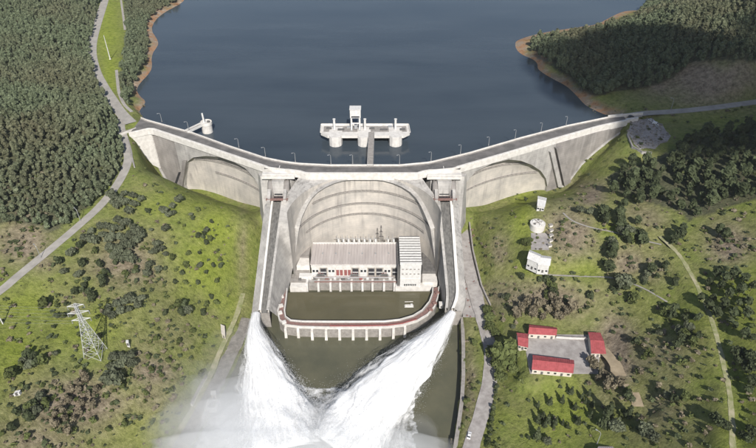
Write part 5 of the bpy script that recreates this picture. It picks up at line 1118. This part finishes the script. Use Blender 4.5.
cluster(Z2, [(430, 165), (440, 200), (310, 280), (360, 360), (270, 350), (315, 375), (355, 250), (425, 270), (500, 260), (470, 220), (530, 230), (585, 215), (490, 175), (560, 90), (520, 120), (455, 110)], 'green', 'green_bush', 10, 'green bush on the rough slope between the pylon and the river', 'green bushes by the left river bank', 'bush')
cluster(Z2, [(250, 230), (230, 260), (200, 290), (180, 320), (215, 345), (240, 300), (280, 260), (210, 260), (255, 275), (230, 325), (190, 345), (160, 330), (265, 305), (195, 380), (160, 360), (225, 240), (240, 215)], 'bare', 'bare_bush', 15, 'bare brown bush of the thicket at the lower left', 'bare bushes of the lower left thicket', 'bush')
# right bank
cluster(Z4, [(450, 112), (487, 118), (540, 120), (535, 105), (545, 135), (530, 125), (550, 112), (525, 140)], 'bush', 'bush', 16, 'dark bush above the upper footpath on the right slope', 'bushes above the upper footpath', 'bush')
cluster(Z4, [(605, 155), (610, 185), (625, 205), (615, 170), (635, 195), (600, 190), (640, 215), (680, 215, 20), (665, 205), (690, 225)], 'bush', 'round_tree', 19, 'dark round tree of the column where the upper footpath ends', 'trees at the end of the upper footpath')
cluster(Z4, [(575, 240), (578, 262), (555, 240), (570, 225), (585, 250)], 'bush', 'round_tree', 16, 'dark round tree of the tight clump between the two footpaths', 'trees between the two footpaths')
cluster(Z4, [(555, 312), (540, 310), (565, 318)], 'bush', 'bush', 13, 'dark bush just above the lower footpath', 'bushes above the lower footpath', 'bush')
cluster(Z4, [(610, 375), (625, 365), (640, 380), (600, 390), (620, 395), (575, 405), (590, 360)], 'broad', 'broad_tree', 19, 'dark tree of the clump at the bend of the lower footpath', 'trees at the bend of the lower footpath')
cluster(Z4, [(300, 370), (345, 375), (350, 400), (350, 430), (320, 370), (232, 360, 12), (490, 430), (335, 385), (350, 415), (165, 435)], 'bush', 'bush', 16, 'dark bush under the lower footpath below the white sheds', 'bushes below the white sheds', 'bush')
cluster(Z4, [(245, 72)], 'bush', 'bush', 10, '', None, 'bush', labels=['small dark bush left of the uppermost white shed'])
cluster(Z4, [(240, 232), (258, 240), (250, 225), (262, 225)], 'greentree', 'green_tree', 15, 'dark green tree at the left side of the small concrete yard', 'trees beside the small concrete yard')
cluster(Z4, [(715, 320), (735, 360), (690, 370), (635, 435), (690, 385), (700, 350)], 'bush', 'bush', 13, 'dark bush in the rough ground right of the lower footpath bend', 'bushes in the rough ground', 'bush')
cluster(Z5, [(158, 182, 36)], 'greentree', 'green_tree', 40, '', None, labels=['largest green tree, below the smallest red roofed house'])
cluster(Z5, [(140, 212, 24), (120, 175, 22), (128, 120, 20), (112, 105, 18), (145, 245, 20), (180, 222, 15), (105, 55, 16), (112, 80, 16)], 'greentree', 'green_tree', 20, 'green tree of the row along the riverside road', 'trees along the riverside road', wk=.9)
cluster(Z5, [(40, 205), (35, 255), (20, 160), (25, 215), (45, 315), (70, 150), (35, 180), (22, 190), (38, 230), (30, 280), (48, 340)], 'green', 'green_bush', 9, 'small green bush on the grass strip between river wall and road', 'bushes on the river grass strip', 'bush')
cluster(Z5, [(285, 315), (320, 310), (250, 325), (265, 355), (270, 380), (295, 385), (320, 375), (335, 385), (355, 330), (345, 285), (375, 300), (395, 290), (385, 315), (405, 320), (365, 370), (400, 355), (280, 365), (250, 365), (300, 370)], 'cone', 'young_conifer', 8, 'young dark conifer planted on the lower right meadow', 'young conifers on the lower right meadow')
cluster(Z5, [(440, 368, 15), (250, 408, 12), (455, 340, 14), (510, 345, 15)], 'cone', 'tall_conifer', 13, 'tall dark conifer below the red roofed houses', 'tall conifers of the lower right meadow')
cluster(Z5, [(470, 385, 20), (275, 430, 18), (485, 392, 18), (555, 400, 22), (575, 415, 18)], 'grey', 'grey_tree', 18, 'pale grey tree near the sheds at the bottom edge', 'grey trees near the bottom sheds')
cluster(Z5, [(455, 255, 17), (435, 240, 15), (410, 215, 16), (480, 262, 16), (445, 270, 14), (420, 250, 12), (465, 275, 14), (400, 200, 13)], 'bare', 'bare_tree', 15, 'bare grey tree at the lower right corner of the yard', 'bare trees at the yard corner')
cluster(Z5, [(505, 300, 13), (515, 310, 12), (500, 285, 10)], 'bush', 'bush', 12, 'dark bush beside the dirt track below the yard', 'bushes beside the yard track', 'bush')
cluster(Z5, [(315, 75), (280, 55), (300, 40), (250, 40), (235, 65), (205, 50), (265, 75), (330, 60), (220, 30), (190, 65), (300, 70), (350, 45), (290, 20)], 'bare', 'bare_bush', 17, 'bare brown bush on the slope above the red roofed houses', 'bare bushes above the red roofs', 'bush')
cluster(Z5, [(390, 50, 8), (400, 15, 11), (180, 105, 8), (160, 20, 10), (275, 15, 12), (302, 15, 12)], 'bush', 'bush', 10, 'dark bush on the slope above the yard', 'bushes above the yard', 'bush')
cluster(Z7, [(85, 30, 16), (70, 45, 10), (110, 70, 14), (170, 15), (215, 30)], 'bush', 'bush', 10, 'dark bush along the lower footpath at the right', 'bushes along the lower footpath', 'bush')
cluster(Z7, [(190, 105), (210, 95), (205, 115), (240, 120), (240, 160), (260, 180), (270, 120), (250, 145), (225, 150), (275, 165), (230, 175)], 'bush', 'round_tree', 13, 'dark round tree on the scrubby rise left of the winding track', 'trees left of the winding track')
cluster(Z7, [(115, 180), (155, 215), (175, 158), (218, 185), (145, 208)], 'bush', 'bush', 11, 'lone dark bush on the green slope right of the red roofs', 'bushes right of the red roofs', 'bush')
cluster(Z7, [(210, 325), (240, 318), (195, 315)], 'bush', 'bush', 14, 'dark bush in the furrowed ground left of the lower winding track', 'bushes in the furrowed ground', 'bush')
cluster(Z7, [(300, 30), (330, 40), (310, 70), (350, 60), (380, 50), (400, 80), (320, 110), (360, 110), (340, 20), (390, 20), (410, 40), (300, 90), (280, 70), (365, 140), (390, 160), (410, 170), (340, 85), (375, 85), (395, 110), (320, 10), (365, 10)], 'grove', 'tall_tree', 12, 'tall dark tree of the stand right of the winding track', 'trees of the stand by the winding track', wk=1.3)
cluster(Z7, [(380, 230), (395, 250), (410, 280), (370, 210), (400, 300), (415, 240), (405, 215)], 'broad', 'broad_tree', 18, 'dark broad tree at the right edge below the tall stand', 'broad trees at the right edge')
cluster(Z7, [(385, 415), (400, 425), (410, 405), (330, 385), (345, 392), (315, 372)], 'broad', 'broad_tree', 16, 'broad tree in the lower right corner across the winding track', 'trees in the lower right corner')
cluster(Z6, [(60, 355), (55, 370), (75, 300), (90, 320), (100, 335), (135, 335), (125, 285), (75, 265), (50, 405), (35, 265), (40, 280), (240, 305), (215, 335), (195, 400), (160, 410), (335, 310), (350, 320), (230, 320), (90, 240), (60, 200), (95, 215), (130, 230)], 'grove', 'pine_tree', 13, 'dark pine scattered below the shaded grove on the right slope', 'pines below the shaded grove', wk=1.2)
cluster(Z5, [(131, 275), (129, 290), (128, 305), (126, 320), (124, 335), (122, 350), (120, 365), (118, 380), (116, 395), (114, 410), (111, 425), (108, 440)], 'bush', 'bush', 8, 'dark bush of the hedge row between riverside road and lower meadow', 'bushes of the roadside hedge row', 'bush')
# stunted scrub that nobody could count
scrub = []
for _ in range(9500):
    u, v = RNG.uniform(0, 756), RNG.uniform(105, 448)
    dens_ = 0
    for (a, b_, c_2, d_, s_) in COVER['brown']: dens_ = max(dens_, s_*math.exp(-(((u-a)/c_2)**2+((v-b_)/d_)**2)))
    if RNG.uniform() > .20+.8*dens_: continue
    if 230 < u < 470 and v < 340 or inpoly(np.array([u]), np.array([v]), [(518, 322), (604, 322), (610, 380), (518, 380)])[0]: continue
    g = ground(u, v)
    if ((u-612)/26)**2+((v-350)/34)**2 < 1 and RNG.uniform() < .8: continue
    if g[2] < 2.5 or any(np.min((p[:, 0]-g[0])**2+(p[:, 1]-g[1])**2) < (wd/2+1)**2 for _, p, wd, *_r in ROADS): continue
    scrub.append((g[0], g[1], g[2]-.15, RNG.uniform(.7, 2.0), RNG.uniform(1.0, 1.7)))
mass('undergrowth', scrub[2::3], 'scrub', 'leaf_green', 'green tufts and seedlings scattered over the slopes', False, 20)
mass('undergrowth', scrub[::3], 'scrub', 'leaf_dark', 'low dark scrub scattered over the slopes', False, 26)
mass('undergrowth', scrub[1::3], 'scrub', 'twig', 'dry brown scrub scattered over the slopes', False, 26)
# ---------------------------------------------------------------- spillway jets, foam and spray
def foam_mat(name, lo, hi, stretch):
    m = bpy.data.materials.new(name); m.use_nodes = True; nt = m.node_tree; b = nt.nodes['Principled BSDF']; b.inputs['Base Color'].default_value = (.90, .91, .92, 1); b.inputs['Roughness'].default_value = .9; b.inputs['Specular IOR Level'].default_value = .1
    uv = N(nt, 'ShaderNodeUVMap', uv_map='flow'); mp = N(nt, 'ShaderNodeMapping'); mp.inputs['Scale'].default_value = stretch; nt.links.new(uv.outputs[0], mp.inputs[0])
    n = N(nt, 'ShaderNodeTexNoise'); n.inputs['Scale'].default_value = 1; n.inputs['Detail'].default_value = 8; n.inputs['Roughness'].default_value = .68; nt.links.new(mp.outputs[0], n.inputs['Vector'])
    r = N(nt, 'ShaderNodeMapRange'); r.inputs[1].default_value = lo; r.inputs[2].default_value = hi; nt.links.new(n.outputs['Fac'], r.inputs[0]); nt.links.new(r.outputs[0], b.inputs['Alpha'])
    bp = N(nt, 'ShaderNodeBump'); bp.inputs['Distance'].default_value = .5; bp.inputs['Strength'].default_value = .4; nt.links.new(n.outputs['Fac'], bp.inputs['Height']); nt.links.new(bp.outputs[0], b.inputs['Normal'])
    tr = N(nt, 'ShaderNodeBsdfTranslucent'); tr.inputs[0].default_value = (.9, .92, .94, 1); return m
def jet_path(pts):
    p = np.array([list(P(u, v, z))+[r] for u, v, z, r in pts]); q = spline(p, 1.2); return q[:, :3], q[:, 3]
JET = {'left': [(256.0, 313.5, 13.0, 2.6), (254.5, 325, 14.5, 3.6), (257, 342, 14.5, 6.5), (262, 362, 12.5, 10), (269, 388, 9.5, 14.5), (278, 420, 5, 20), (284, 458, 0, 27)],
       'right': [(452.5, 312.5, 13.0, 2.4), (446, 322, 14.5, 4.0), (434, 338, 15.5, 7.2), (416, 358, 15, 11), (393, 382, 12, 15), (368, 412, 7, 19.5), (338, 456, 0, 24)]}
def jet_shell(side, k, amp, seed):
    c, r = jet_path(JET[side]); n = len(c); na = 72; V = np.zeros((n, na, 3)); L = np.concatenate([[0], np.cumsum(np.linalg.norm(np.diff(c, axis=0), axis=1))])
    for i in range(n):
        t = c[min(i+1, n-1)]-c[max(i-1, 0)]; t /= np.linalg.norm(t); e = np.cross(t, [0, 0, 1]); e /= np.linalg.norm(e); g = np.cross(e, t)
        a = np.linspace(0, 2*pi, na, endpoint=False)
        gr = sstep(0, 35, L[i])
        nz = fbm(np.cos(a)*2.2+L[i]*.045, np.sin(a)*2.2+seed, L[i]*.06, 5, seed)-.5; nf = fbm(np.cos(a)*7+L[i]*.10, np.sin(a)*7+seed, L[i]*.14, 4, seed+7)-.5
        rr = r[i]*k*(1+(amp*nz*1.6+amp*.45*nf)*(.35+.65*gr))
        V[i] = c[i]+np.outer(rr*np.cos(a), e)+np.outer(rr*np.sin(a)*.62, g)
    V[..., 2] = np.maximum(V[..., 2], -.6)
    idx = np.arange(n*na).reshape(n, na); q = np.stack([idx[:-1], np.roll(idx, -1, 1)[:-1], np.roll(idx, -1, 1)[1:], idx[1:]], -1).reshape(-1, 4)
    uvv = np.stack(np.broadcast_arrays(L[:, None], np.linspace(0, 1, na)[None]*40), -1).reshape(-1, 2)
    return V.reshape(-1, 3), q, uvv
MF = [foam_mat('jet_core', .05, .28, (.05, .7, 1)), foam_mat('jet_mid', .30, .56, (.06, .9, 1)), foam_mat('jet_outer', .46, .84, (.08, 1.1, 1))]
def setuv(me, q, uvv):
    l = me.uv_layers.new(name='flow'); l.data.foreach_set('uv', uvv[q.ravel()].astype(np.float32).ravel())
jets = {}
for side, lab in (('left', 'narrow white water jet shooting straight down from the left spillway'), ('right', 'broad white water jet slanting inward from the right spillway')):
    p0 = P(*JET[side][0][:3]); t = thing('water_jet', p0, lab, 'water jet'); jets[side] = t
    for j, (k, amp, nm) in enumerate(((.80, .16, 'core_stream'), (.92, .32, 'torn_sheet'), (1.05, .55, 'spray_sheet'))):
        V, q, uvv = jet_shell(side, k, amp, 31+j*9+(5 if side == 'left' else 0)); me = fastmesh(nm, V, q, MF[j], True); setuv(me, q, uvv)
        o = link(nm, me, t); o.location = tuple(-p0)
# droplets round the jets
def droplets(side, n, seed):
    r = np.random.default_rng(seed); c, rad = jet_path(JET[side]); m = len(c); i = np.clip((m*r.uniform(0, 1, n)**.75).astype(int), 1, m-2); t = c[i+1]-c[i-1]; t /= np.linalg.norm(t, axis=1)[:, None]
    e = np.cross(t, [0, 0, 1.0]); e /= np.linalg.norm(e, axis=1)[:, None]; g = np.cross(e, t); a = r.uniform(0, 2*pi, n); w_ = rad[i]*(.75+np.abs(r.normal(0, .27, n)))
    p = c[i]+e*(w_*np.cos(a))[:, None]+g*(w_*np.sin(a)*.62)[:, None]; s = r.uniform(.05, .20, n)*(.6+.4*rad[i]/10)
    T = np.array([(1, 1, 1), (1, -1, -1), (-1, 1, -1), (-1, -1, 1)])*.6; V = (p[:, None]+T[None]*s[:, None, None]+t[:, None]*np.array([1.5, -1.5, 0, .5])[None, :, None]*s[:, None, None]).reshape(-1, 3)
    f = np.array([(0, 1, 2), (0, 3, 1), (0, 2, 3), (1, 3, 2)]); Q = (np.arange(n)[:, None, None]*4+f[None]).reshape(-1, 3); ok = p[:, 2] > 0
    Q = Q[np.repeat(ok, 4)]; return V, Q
M['spray'] = mat('white_water_drops', (.9, .91, .92), (.85, .86, .87), 1, .8)
for side, n in (('left', 60000), ('right', 75000)):
    V, Q = droplets(side, n, 3 if side == 'left' else 4); tag(link('spray_drops', fastmesh('spray_drops', V, Q, M['spray'])), 'white droplets torn off the '+side+' spillway jet', kind='stuff')
# churned foam where the jets land
fx, fy = np.meshgrid(np.linspace(-130, 60, 230), np.linspace(-215, -120, 130)); fu, fv, _ = proj(fx, fy, 0*fx)
pl_ = jet_path(JET['left']); pr_ = jet_path(JET['right'])
def nearjet(c, r): 
    d = np.full(fx.shape, 1e9)
    for p, q in zip(c[::3], r[::3]): d = np.minimum(d, np.hypot(fx-p[0], fy-p[1])/(q*1.0+.5)+p[2]*.06)
    return d*(.72+.62*fbm(fx/11, fy/11, 0, 4, 23))
nd = np.minimum(nearjet(*pl_), nearjet(*pr_)); land = np.clip(1.9-nd, 0, 1)*sstep(-128, -150, fy)
fz = .25+land*(5.0*fbm(fx/9, fy/9, 0, 5, 17)+1.8*fbm(fx/2.2, fy/2.2, 0, 3, 19))*sstep(.05, .7, land)-(land < .03)*1.2
idx = np.arange(fx.size).reshape(fx.shape); q = np.stack([idx[:-1, :-1], idx[:-1, 1:], idx[1:, 1:], idx[1:, :-1]], -1).reshape(-1, 4); q = q[(land.ravel()[q] > .02).any(1)]
V = np.stack([fx, fy, fz], -1).reshape(-1, 3); me = fastmesh('foam', V, q, foam_mat('foam', .38, .66, (.22, .22, 1)), True); setuv(me, q, np.stack([fx, fy], -1).reshape(-1, 2)); tag(link('foam', me), 'churned white foam where the two jets land', kind='stuff')
MIST = [(300, 440, 6, 40, 20, 13, .040), (252, 434, 6, 28, 24, 14, .036), (350, 440, 5, 28, 18, 11, .028), (232, 425, 7, 28, 28, 14, .020),
        (213, 412, 6, 28, 27, 13, .014), (198, 436, 6, 30, 22, 12, .014), (230, 388, 7, 20, 23, 11, .012), (300, 458, 7, 84, 16, 15, .040), (405, 440, 5, 18, 16, 9, .010), (186, 400, 9, 24, 28, 9, .007), (222, 362, 7, 17, 25, 8, .007), (262, 415, 9, 20, 16, 11, .018)]
# spray mist: even-density banks of fine droplets hanging over the landing pool
def mist(c, R, dens_, seed, label):
    key = 'mist_%d' % int(dens_*1e4); m = bpy.data.materials.get(key)
    if m is None:
        m = bpy.data.materials.new(key); m.use_nodes = True; nt = m.node_tree; nt.nodes.clear(); o_ = N(nt, 'ShaderNodeOutputMaterial'); pv = N(nt, 'ShaderNodeVolumePrincipled')
        pv.inputs['Color'].default_value = (.97, .98, .99, 1); pv.inputs['Anisotropy'].default_value = 0.0; pv.inputs['Density'].default_value = dens_; nt.links.new(pv.outputs[0], o_.inputs['Volume'])
    mb = MB(); rows = []
    for i in range(15):
        ph_ = pi*i/14; t = np.linspace(0, 2*pi, 30, endpoint=False); x, y, z = sin(ph_)*np.cos(t), sin(ph_)*np.sin(t), cos(ph_)+0*t
        k = .55+.9*fbm(x*1.6+seed, y*1.6, z*1.6, 4, seed); rows.append(list(zip(x*k*R[0], y*k*R[1], z*k*R[2])))
    mb.grid(rows[::-1], True); o = mb.build('spray_mist', m, smooth=True); o.location = c; tag(o, label, kind='stuff')
for i, (u, v, z, a, b, h, d) in enumerate(MIST):
    c = P(u, v, z); mist((c[0], c[1], z), (a, b, h), d, i+3, 'white spray drifting over the tailwater and the left bank')
# ---------------------------------------------------------------- a cumulus high up towards the sun: it shades the right-hand hill
m = bpy.data.materials.new('cloud'); m.use_nodes = True; nt = m.node_tree; b = nt.nodes['Principled BSDF']; b.inputs['Base Color'].default_value = (.9, .9, .9, 1); b.inputs['Roughness'].default_value = 1; b.inputs['Alpha'].default_value = .6
tgt = np.array([366.0, 112.0, 75.0]); cc = tgt+SUNDIR*1150; r = np.random.default_rng(5); mb = MB()
for k in range(40):
    a = r.uniform(0, 2*pi); q = math.sqrt(r.uniform()); s_ = r.uniform(45, 80)*(1.15-.5*q); ctr = cc+np.array([q*185*cos(a), q*125*sin(a), r.uniform(-10, 25)]); rows = []
    for i in range(9):
        ph_ = pi*i/8; rows.append([(ctr[0]+s_*sin(ph_)*cos(t), ctr[1]+s_*sin(ph_)*sin(t), ctr[2]+s_*.6*cos(ph_)) for t in np.linspace(0, 2*pi, 16, endpoint=False)])
    mb.grid(rows[::-1], True)
tag(mb.build('cloud', m, smooth=True), 'cumulus cloud', kind='structure')

def haze_box(dens):
    m = bpy.data.materials.new('haze'); m.use_nodes = True; nt = m.node_tree; nt.nodes.clear(); o_ = N(nt, 'ShaderNodeOutputMaterial'); pv = N(nt, 'ShaderNodeVolumePrincipled')
    pv.inputs['Color'].default_value = (.86, .92, 1.0, 1); pv.inputs['Density'].default_value = dens; nt.links.new(pv.outputs[0], o_.inputs['Volume'])
    tag(MB().box((0, 600, 160), (13400, 14600, 340)).build('haze', m), 'thin pale air haze', kind='stuff')
haze_box(.00004)
